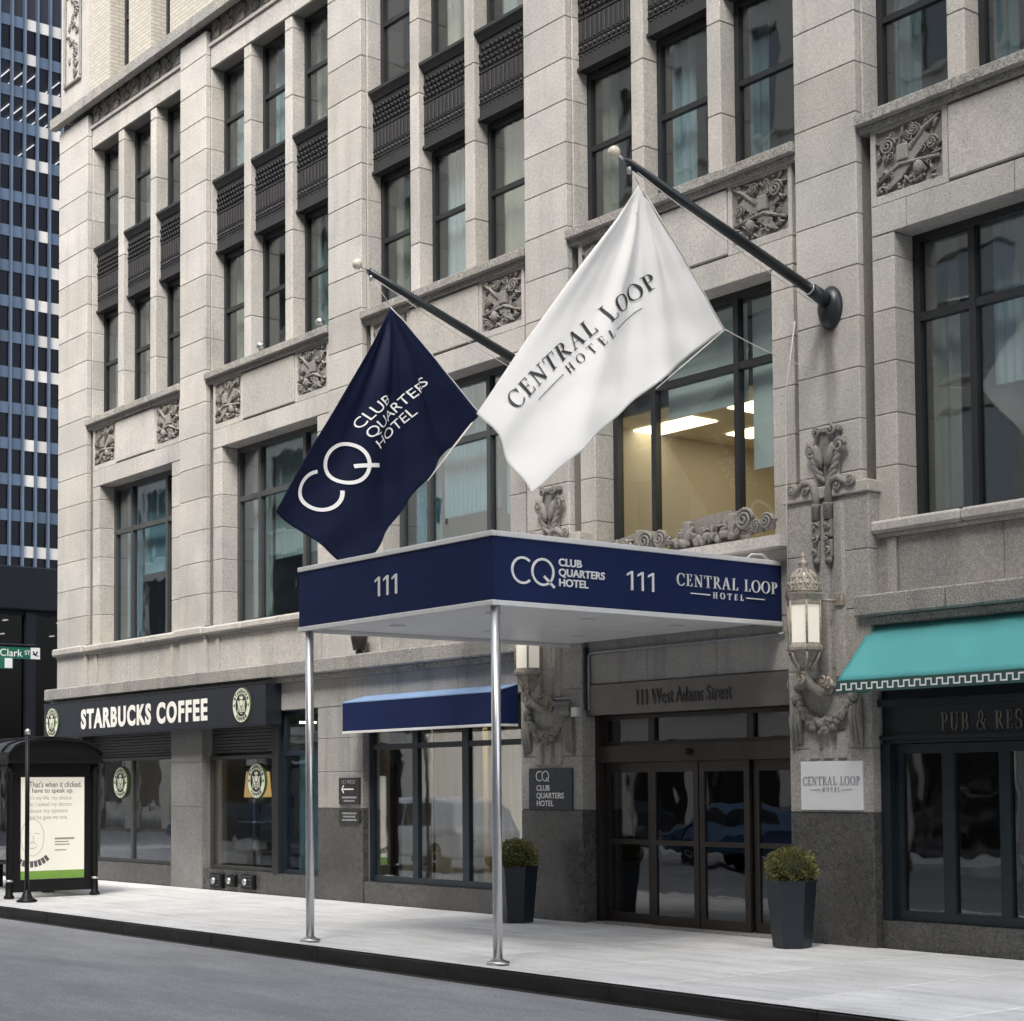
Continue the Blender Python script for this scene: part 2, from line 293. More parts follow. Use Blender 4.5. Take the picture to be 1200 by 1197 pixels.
def glyph(ch):
    g = Sh(); w = .7
    def stem(x, y0=0., y1=1., ser=(1, 1)):
        g.rect(x-S_/2, x+S_/2, y0, y1)
        if ser[0]: g.rect(x-.17, x+.17, y0, y0+H_)
        if ser[1]: g.rect(x-.17, x+.17, y1-H_, y1)
    if ch == 'C': g.ring(.42, .5, .42, .52, .28, .47, 42, 318); g.rect(.68, .74, .66, .96); g.rect(.70, .74, .10, .26); w = .76
    elif ch == 'O': g.ring(.45, .5, .45, .52, .31, .47); w = .9
    elif ch in 'EL':
        stem(.2); g.rect(.2, .62, 0, H_+.01); g.rect(.57, .62, 0, .26); w = .65
        if ch == 'E': g.rect(.2, .58, 1-H_-.01, 1); g.rect(.535, .58, .76, 1); g.rect(.2, .46, .5, .5+H_); g.rect(.43, .47, .41, .62)
    elif ch == 'N': g.rect(.16, .16+H_+.01, 0, 1); g.rect(.03, .33, 0, H_); g.rect(.02, .24, 1-H_, 1); g.bar(.16, .98, .74, .02, .15); g.rect(.72, .77, 0, 1); g.rect(.60, .90, 1-H_, 1); w = .9
    elif ch == 'T': stem(.38, ser=(1, 0)); g.rect(.02, .74, 1-H_-.01, 1); g.rect(.02, .065, .74, 1); g.rect(.695, .74, .74, 1); w = .76
    elif ch in 'RPB':
        stem(.2); g.ring(.36, .74, .26, .26, .13, .215, -90, 90, 16); g.rect(.2, .36, 1-H_, 1); g.rect(.2, .36, .48, .48+H_); w = .66
        if ch == 'R': g.bar(.36, .5, .72, .02, .13); g.rect(.62, .80, 0, H_); w = .78
        if ch == 'B': g.ring(.38, .26, .29, .26, .15, .215, -90, 90, 16); g.rect(.2, .38, 0, H_); w = .7
    elif ch == 'A': g.bar(.12, .0, .42, 1., .05); g.bar(.72, .0, .42, 1., .145); g.rect(.24, .62, .33, .33+H_); g.rect(0, .26, 0, H_); g.rect(.56, .88, 0, H_); w = .88
    elif ch == 'H': stem(.2); stem(.7); g.rect(.2, .7, .49, .49+H_); w = .9
    elif ch == 'U': g.rect(.13, .27, .3, 1); g.rect(.03, .37, 1-H_, 1); g.rect(.66, .71, .3, 1); g.rect(.53, .83, 1-H_, 1); g.ring(.42, .32, .29, .33, .15, .28, 180, 360, 16); w = .86
    elif ch == 'S': g.ring(.32, .74, .27, .28, .16, .225, 40, 270, 16); g.ring(.32, .25, .29, .27, .16, .225, -140, 90, 16); g.rect(.52, .56, .70, .95); g.rect(.04, .08, .05, .30); w = .62
    elif ch == '&': g.ring(.40, .76, .20, .25, .10, .2); g.ring(.34, .26, .32, .28, .20, .23, 60, 330, 20); g.bar(.26, .64, .82, .02, .12); g.bar(.60, .14, .78, .52, .05); g.rect(.68, .88, .5, .5+H_); w = .92
    else: w = .38
    return g, w
def serif(s, sp=.10):
    o = Sh(); x = 0.
    for ch in s: g, w = glyph(ch); o.put(g, x, 0, 1); x += w+sp
    return o
def one(): return Sh().add([(.22, 0), (.33, 0), (.33, 1), (.24, 1), (.0, .84), (.0, .73), (.22, .86)], [(0, 1, 2, 3, 4, 5, 6)])
def cq():
    g = Sh(); g.ring(.5, .5, .52, .52, .43, .43, 48, 312); g.ring(1.42, .5, .53, .53, .44, .44); g.bar(1.47, .34, 1.95, -.06, .10); return g
def clubtext(b=.0):
    o = Sh()
    for i, s in enumerate(('CLUB', 'QUARTERS', 'HOTEL')): o.put(text(s, bold=b), 0, -i*.96, 1)
    return o
def loop_lockup(lw=.05):
    o = serif('CENTRAL LOOP', .13); W = o.box()[1]; h = serif('HOTEL', .55); hw = h.box()[1]*.52
    o.put(h, (W-hw)/2, -.82, .52); o.rect(W*.13, (W-hw)/2-.28, -.60, -.60+lw); o.rect((W+hw)/2+.28, W*.87, -.60, -.60+lw); return o
def plane_letters(name, sh, mat, parent, o, u, v, depth=.012):
    o, u, v = Vector(o), Vector(u), Vector(v); n = u.cross(v).normalized()
    bm = bmesh.new(); vs = [bm.verts.new(o+u*p[0]+v*p[1]+n*depth) for p in sh.v]
    for f in sh.f:
        try: bm.faces.new([vs[i] for i in f])
        except ValueError: pass
    bmesh.ops.recalc_face_normals(bm, faces=bm.faces)
    for f in bm.faces:
        if f.normal.dot(n) < 0: f.normal_flip()
    if depth > .002:
        r = bmesh.ops.extrude_face_region(bm, geom=bm.faces[:]); bmesh.ops.translate(bm, verts=[e for e in r['geom'] if isinstance(e, bmesh.types.BMVert)], vec=-n*(depth-.001))
    me = bpy.data.meshes.new(name); bm.to_mesh(me); bm.free(); return link(name, me, mat, parent)
FX, FZ = (1, 0, 0), (0, 0, 1)

# ================================================================== ground
KY = -4.32
g = struct(obj('road', MB().box(-400, 400, -400, 400, -.7, -.16), 'asphalt'))
sw = struct(part('sidewalk', 'mortar', None, (-17.2, 40, KY+.16, -.02, -.3, -.02)))
ys = [KY+.16, -2.9, -1.5, -.015]; x = -17.2; i = 0
while x < 26:
    for j in range(3): block('paving_slab', 'concrete', sw, x, x+1.52, ys[j], ys[j+1]-.010, -.14, .012, b=.012, gap=.010)
    x += 1.52
kb = struct(part('kerb', 'kerb_dark', None, (-17.2, 40, KY+.012, KY+.158, -.4, -.004)))
x = -17.2
while x < 26:
    q = random.uniform(-.006, .006); block('kerb_stone', 'kerb_dark', kb, x, x+2.4, KY+.003+q, KY+.155, -.3, -.0005, b=.014, gap=.003); block('kerb_cap', 'concrete', kb, x, x+2.4, KY+.002, KY+.156, .0, .012, b=.004, gap=.003); x += 2.4
gut = struct(part('gutter', 'kerb_dark', None, (-17.2, 40, KY-.10, KY+.002, -.4, -.156)))
ow = struct(part('far_sidewalk', 'concrete', None, (-21, 60, -19.2, -15.3, -.3, .0)))

# ================================================================== the hotel building
HB = thing('hotel_building', 'pale limestone office and hotel building with dark metal spandrels above the shops', 'building', (-4, 0, 0))
PL = [-14.684, -9.457, -4.527, .385, 5.23, 10.05]; PR = [-13.344, -8.503, -3.582, 1.264, 6.122, 10.95]
BAYS = [(PR[i], PL[i+1]) for i in range(5)]
for k in range(6):
    L, R = PL[k], PR[k]; z0 = 4.56 if k not in (3, 4) else 5.0
    p = part('pier', 'mortar', HB, (L+.012, R-.012, .012, .55, 3.5, 15.12))
    zz = joints(z0, 15.12)
    for a, b in zip(zz, zz[1:]): block('pier_stone', 'limestone', p, L, R, 0., .104, a, b, b=.009)
    for a, b in zip(joints(9.0, 14.45), joints(9.0, 14.45)[1:]): 
        if k < 5: block('jamb_stone', 'limestone', p, R-.03, R+.022, .112, .36, a, b, b=.004)
    if k: part('jamb', 'limestone_grey', p, (L-.07, L+.012, .15, .5, 9.0, 14.45))
# cornice above the fourth floor
cz = part('cornice', 'sill_stone', HB, (-14.6, 10.9, .003, .5, 15.345, 15.425))
x = -14.83
while x < 11.0: block('cornice_stone', 'sill_stone', cz, x, min(x+1.55, 11.1), -.15, .0, 15.205, 15.43, b=.012); x += 1.55
# carved ornament generators (drawn in x,z, relief towards -y)
def spiral(mb, cx, cz, r, turns=1.6, tr=.018, y=0., flip=1, ph=0.):
    n = int(12*turns); pts = []; rs = []
    for i in range(n+1):
        q = i/n; a = ph+flip*q*turns*2*math.pi; rr = r*(1-q*.86); pts.append((cx+rr*math.cos(a), y-.03*q, cz+rr*math.sin(a))); rs.append(tr*(1-.45*q))
    mb.tube(pts, rs, 6)
def leaf(mb, cx, cz, l, w, ang, y=0., d=.03):
    rot = Matrix.Rotation(ang, 3, 'Y'); mb.ball((cx, y, cz), l, d, w, 8, 5, rot)
def rose(mb, cx, cz, r, y=0.):
    mb.ball((cx, y, cz), r, .035, r, 12, 5); spiral(mb, cx, cz, r*.95, 2.3, r*.16, y-.035)
def carved(w, h, seed, dens=1.):
    rn = random.Random(seed); mb = MB(); mb.box(-w/2, w/2, .0, .03, -h/2, h/2)
    s = 1 if seed % 2 else -1
    mb.prism([(-w*.30*s, -.0, -h*.46), (-w*.10*s, -.0, -h*.34), (w*.34*s, -.0, h*.16), (w*.22*s, 0, h*.28), (-w*.05*s, 0, h*.10)], (0, -.045, 0))
    mb.box(-.06*s-.075, -.06*s+.075, -.075, 0, -.06, .12, b=.015)
    mb.tube([(-w*.48*s, -.02, -h*.30), (-w*.1*s, -.05, -h*.12), (w*.46*s, -.03, -h*.18)], .022, 6); mb.tube([(w*.05*s, -.03, h*.05), (w*.25*s, -.05, h*.3), (w*.47*s, -.03, h*.46)], [.03, .025, .012], 6)
    rose(mb, -w*.30*s, h*.22, .105); rose(mb, w*.10*s, h*.34, .075); rose(mb, w*.36*s, h*.05, .08); mb.ball((w*.16*s, -.03, -h*.26), .07, .06, .085)
    for _ in range(int(60*dens)):
        a = rn.uniform(0, math.pi); leaf(mb, rn.uniform(-.47, .47)*w, rn.uniform(-.47, .47)*h, rn.uniform(.03, .07), rn.uniform(.010, .02), a, -.014, .035)
    for _ in range(int(22*dens)): spiral(mb, rn.uniform(-.43, .43)*w, rn.uniform(-.43, .43)*h, rn.uniform(.028, .048), 1.5, .011, -.03, rn.choice((1, -1)), rn.uniform(0, 6))
    for _ in range(int(16*dens)): mb.ball((rn.uniform(-.46, .46)*w, -.015, rn.uniform(-.47, -.32)*h), .022, .03, .022, 8, 5)
    mb.v = [(max(-w/2, min(w/2, p[0])), p[1], max(-h/2, min(h/2, p[2]))) for p in mb.v]
    return mb
CW, CH = .88, .70
carv = [carved(CW, CH, 3).mesh('carved_panel'), carved(CW, CH, 4).mesh('carved_panel')]
def frieze_mb(w, h):
    mb = MB(); mb.box(-w/2, w/2, 0, .03, -h/2, h/2); n = 9; rn = random.Random(5)
    for i in range(n):
        cx = -w/2+(i+.5)*w/n
        if i % 2 == 0:
            mb.box(cx-.10, cx+.10, -.035, 0, -h*.46, -h*.1, b=.01); rose(mb, cx, h*.2, .085)
            for s in (-1, 1): leaf(mb, cx+s*.1, h*.1, .09, .03, s*.9, -.01)
        else:
            for s in (-1, 1): spiral(mb, cx+s*.08, -h*.2, .07, 1.5, .018, -.01, s, 1.57); leaf(mb, cx+s*.07, h*.24, .08, .03, -s*1.0, -.01)
            mb.tube([(cx, -.01, -h*.45), (cx, -.02, h*.42)], .022, 6)
    mb.v = [(p[0], p[1], max(-h/2, min(h/2, p[2]))) for p in mb.v]; return mb
frz = {}
# spandrel: cast metal with cap, fan row, ribs and rosette row
def spandrel_parts(w):
    a = MB(); a.box(-w/2, w/2, 0, .12, -.645, .52)
    c = MB(); c.prism([(-w/2, -.10, .645), (-w/2, -.10, .60), (-w/2, -.06, .56), (-w/2, -.02, .50), (-w/2, .12, .50), (-w/2, .12, .645)], (w, 0, 0))
    o = MB(); n = 12; o.box(-w/2, w/2, -.035, .02, -.645, -.60)
    for i in range(n):
        cx = -w/2+(i+.5)*w/n
        o.box(cx-.026, cx+.026, -.016, 0, -.26, .02, b=.008)
        for r in range(4):
            zc = .10+r*.085; sx = (.5 if r % 2 else 0)*w/n
            if cx+sx+.04 < w/2: o.tube([(cx+sx-.036, -.002, zc), (cx+sx-.02, -.022, zc+.035), (cx+sx+.006, -.026, zc+.05), (cx+sx+.03, -.02, zc+.03), (cx+sx+.036, -.002, zc)], .011, 5)
        o.ball((cx, -.004, -.335), .033, .02, .033, 8, 4)
        o.ball((cx, -.002, -.435), .018, .015, .018, 6, 4)
    o.box(-w/2, w/2, -.012, 0, -.285, -.272); o.box(-w/2, w/2, -.012, 0, .045, .06); o.box(-w/2, w/2, -.014, 0, -.40, -.385)
    return a.mesh('spandrel'), c.mesh('cap'), o.mesh('ornament')
MREL = ((1.13, 1.36), (2.48, 2.71))
SP = {}
def window_sash(parent, x0, x1, z0, z1, y, fr=.065, rail=None, mats=('frame_dark', 'glass'), verts=(), trans=(), d=.07, fmat=None):
    """window part with frame mesh; panes as sub-parts"""
    mb = MB(); mb.box(x0, x0+fr, y, y+d, z0, z1); mb.box(x1-fr, x1, y, y+d, z0, z1)
    mb.box(x0+fr, x1-fr, y+.002, y+d-.002, z0, z0+fr); mb.box(x0+fr, x1-fr, y+.002, y+d-.002, z1-fr, z1)
    xs = [x0+fr]+[q for v in verts for q in (v[0], v[1])]+[x1-fr]; zs = [z0+fr]+[q for v in trans for q in (v[0], v[1])]+[z1-fr]
    for v in verts: mb.box(v[0], v[1], y-.004, y+d-.004, z0+fr, z1-fr)
    for v in trans:
        for i in range(0, len(xs), 2): mb.box(xs[i], xs[i+1], y+.004, y+d-.006, v[0], v[1])
    w = obj('window', mb, fmat or mats[0], parent)
    for i in range(0, len(xs), 2):
        for j in range(0, len(zs), 2):
            gmat = mats[1](i//2, j//2) if callable(mats[1]) else mats[1]
            block('pane', gmat, w, xs[i], xs[i+1], y+d*.5, y+d*.5+.012, zs[j], zs[j+1], b=0, gap=-.008)
    return w
def curtain(parent, x0, x1, y, z0, z1, mat, amp=.03, per=.16, name='curtain'):
    n = max(8, int((x1-x0)/per*8)); ph = random.random()*6
    o = obj(name, MB().grid(lambda u, v: (x0+u*(x1-x0), y+amp*math.sin(2*math.pi*(x0+u*(x1-x0))/per+ph)+amp*.5*math.sin(7*u+ph), z0+v*(z1-z0)), n, 1), mat, parent); return o
for bi, (R, L) in enumerate(BAYS):
    # lintel course, frieze
    li = part('lintel', 'mortar', HB, (R, L, .14, .5, 14.46, 15.33))
    xs = [R, R+1.245, R+2.595, L]
    for a, b in zip(xs, xs[1:]): block('lintel_stone', 'limestone', li, a, b, .10, .30, 14.46, 14.84, b=.006)
    part('moulding', 'limestone', li, (R, L, .065, .2, 14.843, 14.90))
    w = round(L-R-.04, 2)
    if w not in frz: frz[w] = frieze_mb(w, .40).mesh('carved_frieze'); frz[w].materials.append(M['carved_stone'])
    link('carved_frieze', frz[w], None, li, ((R+L)/2, .108, 15.115))
    # stone mullions
    for (a, b) in MREL:
        mu = part('mullion', 'mortar', HB, (R+a+.008, R+b-.008, .135, .5, 9.0, 14.46)); zz = joints(9.0, 14.46, 9.75, 1.125)
        for p, q in zip(zz, zz[1:]): block('mullion_stone', 'limestone', mu, R+a, R+b, .12, .40, p, q, b=.01)
    # windows and spandrels
    cols = [(R+.02, R+MREL[0][0]), (R+MREL[0][1], R+MREL[1][0]), (R+MREL[1][1], L-.07)]
    for ci, (a, b) in enumerate(cols):
        w = round(b-a, 2)
        if w not in SP:
            SP[w] = spandrel_parts(w)
            for q in SP[w]: q.materials.append(M['spandrel_metal'])
        s0 = link('spandrel', SP[w][0], None, HB, ((a+b)/2, .22, 11.80)); link('cap', SP[w][1], None, s0, ((a+b)/2, .22, 11.80)); link('ornament', SP[w][2], None, s0, ((a+b)/2, .22, 11.80))
        for (z0, z1) in ((9.0, 11.15), (12.40, 14.46)):
            window_sash(HB, a, b, z0, z1, .36, .075, trans=((z0+1.10, z0+1.17),), d=.08)
            r = random.random()
            if r < .75: curtain(HB, a+.03, a+.03+(b-a)*random.uniform(.25, .45), .62, z0, z1, random.choice(('curtain_beige', 'curtain_beige', 'curtain_teal', 'blind')))
            if r > .35: curtain(HB, b-(b-a)*random.uniform(.25, .5), b-.02, .66, z0, z1, random.choice(('curtain_beige', 'curtain_beige', 'curtain_teal', 'blind')))
    # sill of third floor
    si = part('sill', 'sill_stone', HB, (R+.004, L-.004, .03, .40, 8.80, 8.867))
    for a, b in zip((R, R+1.3, R+2.6), (R+1.3, R+2.6, L)): block('sill_stone', 'sill_stone', si, a, b, -.045, .40, 8.87, 9.0, b=.012)
    # panel zone between second and third floor
    pz = part('wall_panel', 'limestone_grey', HB, (R, L, .24, .5, 4.4, 8.80) if False else (R, R+.16, .24, .45, 4.54, 8.80), (L-.14, L, .24, .45, 4.54, 8.80), (R+.16, L-.14, .125, .45, 7.97, 8.80))
    for (c0, c1) in ((R+.13, R+.20), (R+1.08, R+1.15), (L-1.13, L-1.06), (L-.18, L-.12)): block('border_stone', 'limestone', pz, c0, c1, .08, .2, 7.975, 8.80, b=.004, gap=.0)
    for (c0, c1) in ((R+.20, R+1.08), (L-1.06, L-.18)):
        block('border_stone', 'limestone', pz, c0, c1, .083, .2, 7.975, 8.07, b=.004, gap=.0); block('border_stone', 'limestone', pz, c0, c1, .083, .2, 8.77, 8.80, b=.002, gap=.0)
    block('centre_slab', 'limestone', pz, R+1.15, L-1.13, .068, .2, 7.985, 8.795, b=.012, gap=.012)
    for k, c in enumerate((R+.64, L-.62)):
        if not carv[k].materials: carv[k].materials.append(M['carved_stone'])
        link('carved_panel', carv[k], None, pz, (c, .11, 8.42))
    # window surround of second floor
    o0, o1 = R+.43, L-.46
    su = part('window_surround', 'mortar', HB, (R+.14, o0-.01, .1, .40, 4.54, 7.66), (o1+.01, L-.13, .1, .40, 4.54, 7.66), (R+.14, L-.13, .1, .40, 7.665, 7.97))
    for a, b in zip(joints(4.54, 7.64), joints(4.54, 7.64)[1:]):
        block('surround_stone', 'limestone', su, R+.13, o0, .08, .40, a, b, b=.008); block('surround_stone', 'limestone', su, o1, L-.12, .08, .40, a, b, b=.008)
    for a, b in zip((R+.13, R+.60, R+1.95, L-.62), (R+.60, R+1.95, L-.62, L-.12)): block('surround_stone', 'limestone', su, a, b, .078, .40, 7.645, 7.972, b=.008)
    # second-floor window
    gm = ('glass_teal' if bi in (0, 1, 2) else 'glass')
    window_sash(HB, o0, o1, 4.54, 7.645, .39, .085, mats=('frame_grey' if bi < 3 else 'frame_dark', 'glass_clear' if bi == 3 else gm), verts=((R+1.15, R+1.23), (R+2.60, R+2.68)), trans=((6.70, 6.79),), d=.10)
    # belt course, band and ground cornice
    if bi != 3:
        be = part('belt_course', 'limestone', HB, (R+.0, L, .02, .40, 4.36, 4.398))
        for a, b in zip((R, R+1.3, R+2.6), (R+1.3, R+2.6, L)): block('belt_stone', 'limestone', be, a, b, -.06, .39, 4.40, 4.54, b=.03)
    ba = part('band', 'mortar', HB, (R, L, .075, .5, 3.745, 4.36))
    for a, b in zip((R, R+.42, R+1.75, R+2.9, L-.45), (R+.42, R+1.75, R+2.9, L-.45, L)): block('band_stone', 'limestone' if bi < 3 else 'limestone_grey', ba, a, b, .06, .3, 3.745, 4.36, b=.006)
    for a in (R+.30, L-.42): block('band_stone', 'limestone', ba, a, a+.12, .03, .3, 3.745, 4.357, b=.006)
for k in (0, 1, 2, 5):   # belt and band across the plain piers
    L, R = PL[k], PR[k]; be = part('belt_course', 'limestone', HB, (L-.01, R+.01, -.02, .3, 4.36, 4.398)); block('belt_stone', 'limestone', be, L-.05, R+.0, -.10, .3, 4.40, 4.555, b=.03, gap=.001)
    block('band_stone', 'limestone', be, L, R, .0, .3, 3.745, 4.36, b=.006)
gc = part('ground_cornice', 'sill_stone', HB, (-14.75, .40, -.10, .4, 3.43, 3.505), (6.13, 11.1, -.10, .4, 3.43, 3.505))
x = -14.86
while x < .30: block('cornice_stone', 'sill_stone', gc, x, min(x+1.28, .42), -.20, .4, 3.51, 3.745, b=.02, gap=.003); x += 1.28
x = 6.13
while x < 11: block('cornice_stone', 'sill_stone', gc, x, min(x+1.2, 11.1), -.20, .4, 3.51, 3.745, b=.02, gap=.003); x += 1.2
# fifth floor: cream brick with windows
y5 = .05
for (a, b) in [(-13.3, -12.45), (-11.63, -10.70), (-9.95, -8.3), (-7.5, -6.6), (-5.8, -4.3)]+[(-3.4+i*2.4, -1.9+i*2.4) for i in range(6)]:
    part('brick_wall', 'cream_brick', HB, (a, b, y5, .6, 15.435, 19.6))
wx = [(-12.45, -11.63), (-10.70, -9.95), (-8.3, -7.5), (-6.6, -5.8)]
for (a, b) in wx: window_sash(HB, a, b, 15.45, 18.2, .36, .07, trans=((16.8, 16.87),)); part('brick_wall', 'cream_brick', HB, (a, b, y5+.003, .6, 18.2, 19.6))
cp = part('corner_pier', 'limestone', HB, (-14.6, -13.3, .0, .6, 15.435, 19.6))
mb = MB(); 
for (x0, x1, z0, z1) in ((-14.42, -13.62, 15.95, 16.02), (-14.42, -14.35, 16.02, 18.6), (-13.69, -13.62, 16.02, 18.6)): mb.box(x0, x1, -.05, 0, z0, z1, b=.02)
for i in range(14): spiral(mb, -14.2+random.random()*.36, 16.2+i*.17, .09, 1.5, .022, -.01, random.choice((1, -1))); leaf(mb, -14.3+random.random()*.55, 16.15+i*.17, .1, .04, random.random()*3, -.01)
obj('carved_panel', mb, 'carved_stone', cp)
# shell: roof, end walls, floors, rooms
part('end_wall', 'limestone_grey', HB, (-14.66, -14.4, .12, 14, -.1, 15.1), (-14.58, -14.3, .3, 14, 15.1, 19.6)); part('end_wall', 'limestone_grey', HB, (10.7, 10.9, .12, 14, -.1, 19.6))
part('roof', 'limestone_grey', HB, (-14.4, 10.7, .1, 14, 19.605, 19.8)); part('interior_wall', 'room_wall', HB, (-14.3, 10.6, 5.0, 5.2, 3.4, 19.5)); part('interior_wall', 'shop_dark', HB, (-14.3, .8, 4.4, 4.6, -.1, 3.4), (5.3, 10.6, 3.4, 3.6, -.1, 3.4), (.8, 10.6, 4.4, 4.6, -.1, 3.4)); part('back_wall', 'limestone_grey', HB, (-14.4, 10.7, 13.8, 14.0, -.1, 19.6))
for z in (3.42, 8.55, 11.5, 14.7): part('floor_slab', 'room_floor' if z > 9 else 'room_wall', HB, (-14.3, 10.6, .52, 5.0, z, z+.18))
for k in range(1, 5):
    xc = (PL[k]+PR[k])/2; part('partition', 'room_wall', HB, (xc-.08, xc+.08, .5, 5.0, 3.6, 8.55), (xc-.08, xc+.08, .5, 5.0, 8.73, 14.7))
# lit office behind the entrance bay
ox0, ox1 = BAYS[3][0]-.2, BAYS[3][1]+.2
part('office_wall', 'room_warm', HB, (ox0-.3, ox1+.3, 4.8, 4.9, 3.61, 7.2), (ox0-.3, ox0-.25, .75, 4.8, 3.61, 7.2))
part('bulkhead', 'frame_grey', HB, (ox0-.3, ox1+.3, .72, .78, 6.58, 8.5))
ce = part('office_ceiling', 'room_wall', HB, (ox0-.24, ox1+.3, .79, 4.79, 6.63, 6.68))
for i in range(8):
    for j in range(6): block('ceiling_tile', 'ceiling_tile', ce, ox0-.2+i*.6, ox0+.4+i*.6, .82+j*.6, 1.42+j*.6, 6.605, 6.628, b=.004, gap=.007)
for (a, b) in ((0, 1), (3, 1), (5, 2), (1, 3), (4, 4), (2, 5)): part('ceiling_light', 'light_panel', HB, (ox0-.17+a*.6, ox0+.97+a*.6, .88+b*.6, 1.36+b*.6, 6.59, 6.603))
part('credenza', 'shop_wood', HB, (2.4, 4.4, 4.2, 4.7, 3.61, 4.75))
part('blind', 'blind', HB, (1.80, 2.40, .60, .61, 6.80, 7.55), (2.52, 3.90, .60, .61, 6.35, 7.55)); part('blind', 'blind', HB, (4.0, 4.75, .58, .59, 5.5, 7.55))
for bi in (0, 1, 2, 4):
    R, L = BAYS[bi]
    for (a, b, zb) in ((R+.48, R+1.13, 4.7), (R+1.25, R+2.58, random.uniform(5.2, 6.0)), (R+2.7, L-.5, 5.6)):
        if bi == 4 and a < R+1: curtain(HB, a, a+.3, .70, 4.5, 7.6, 'curtain_beige', .04, .2); continue
        curtain(HB, a, b, .66, zb, 7.62, 'blind' if bi != 1 else 'curtain_white', .016, .11, 'blind')

# ================================================================== ground floor of the building
# coffee shop windows (bays A, B)
part('base_wall', 'granite', HB, (-14.66, -13.5, 0.0, .5, -.1, 2.80), (-13.5, -9.78, .03, .5, -.1, .36), (-8.62, -4.86, .03, .5, -.1, .35))
gp = part('shop_pier', 'mortar', HB, (-9.76, -8.64, .02, .5, -.1, 3.43)); 
for a, b in ((-.1, 1.42), (1.42, 2.2), (2.2, 3.43)): block('granite_slab', 'granite_grey', gp, -9.77, -8.63, .0, .1, a, b, b=.004, gap=.003)
sh = [part('shutter_box', 'frame_dark', HB, (-13.5, -9.78, .30, .5, 2.30, 3.43)), part('shutter_box', 'frame_dark', HB, (-8.62, -6.22, .30, .5, 2.28, 3.43))]
for k, (a, b) in enumerate(((-13.5, -9.78), (-8.62, -6.22))):
    for i in range(8): block('shutter_slat', 'frame_grey', sh[k], a, b, .20, .30, 2.34+i*.056, 2.39+i*.056, b=.008, gap=.0)
window_sash(HB, -13.5, -9.78, .37, 2.33, .16, .06, mats=('frame_grey', 'glass_shop'), verts=((-11.68, -11.60),))
window_sash(HB, -8.62, -6.30, .36, 2.29, .16, .06, mats=('frame_grey', 'glass_shop'))
part('post', 'frame_dark', HB, (-6.298, -6.10, .02, .4, .35, 2.98))
window_sash(HB, -6.10, -4.87, .35, 2.98, .10, .07, mats=('frame_navy', 'glass_teal'), trans=((2.26, 2.34),))
curtain(HB, -6.08, -4.9, .42, .3, 2.28, 'curtain_teal', .035, .22)
# bay B/C upper wall of the ground floor
uw = part('ground_wall', 'mortar', HB, (-6.2, .4, .02, .5, 2.99, 3.43), (-4.85, -3.60, .02, .5, -.1, 2.99))
xs = [-6.2, -5.75, -4.80, -4.15, -3.6, -2.8, -2.0, -1.2, -.4, .38]
for a, b in zip(xs, xs[1:]): block('wall_stone', 'limestone_grey', uw, a, b, .0, .1, 2.99, 3.43, b=.005, gap=.003)
for a, b in ((1.42, 1.98), (1.98, 2.50), (2.50, 2.985)): block('wall_stone', 'limestone_grey', uw, -4.86, -3.59, .0, .1, a, b, b=.005, gap=.003)
block('granite_slab', 'granite', uw, -4.86, -3.59, -.003, .1, -.05, 1.42, b=.004, gap=.003)
part('base_wall', 'granite', HB, (-3.56, .34, .0, .5, -.1, .32))
window_sash(HB, -3.585, .30, .325, 2.98, .12, .09, mats=('frame_navy', 'glass_shop'), verts=((-2.46, -2.33), (-1.25, -1.10)), trans=((2.30, 2.38),))
for i, (a, b) in enumerate(((-3.4, -2.55), (-2.5, -1.35), (-1.3, -.2))): curtain(HB, a, b, .55+i*.02, .3, 2.95, 'curtain_white' if i else 'curtain_beige', .045, .19)
curtain(HB, -.9, .3, .75, .3, 2.95, 'curtain_beige', .05, .21)
# lobby behind the sheer curtains: warm ceiling lights
part('lobby_ceiling', 'ceiling_tile', HB, (-4.5, .8, .52, 4.3, 3.20, 3.24)); part('lobby_wall', 'room_warm', HB, (-4.5, .8, 2.3, 2.4, -.1, 3.2))
for x in (-3.6, -2.3, -1.0): part('ceiling_light', 'light_lobby', HB, (x-.3, x+.3, .95, 1.5, 3.17, 3.19))
part('shop_floor', 'room_floor', HB, (-14.3, 10.6, .5, 4.6, -.08, .02))
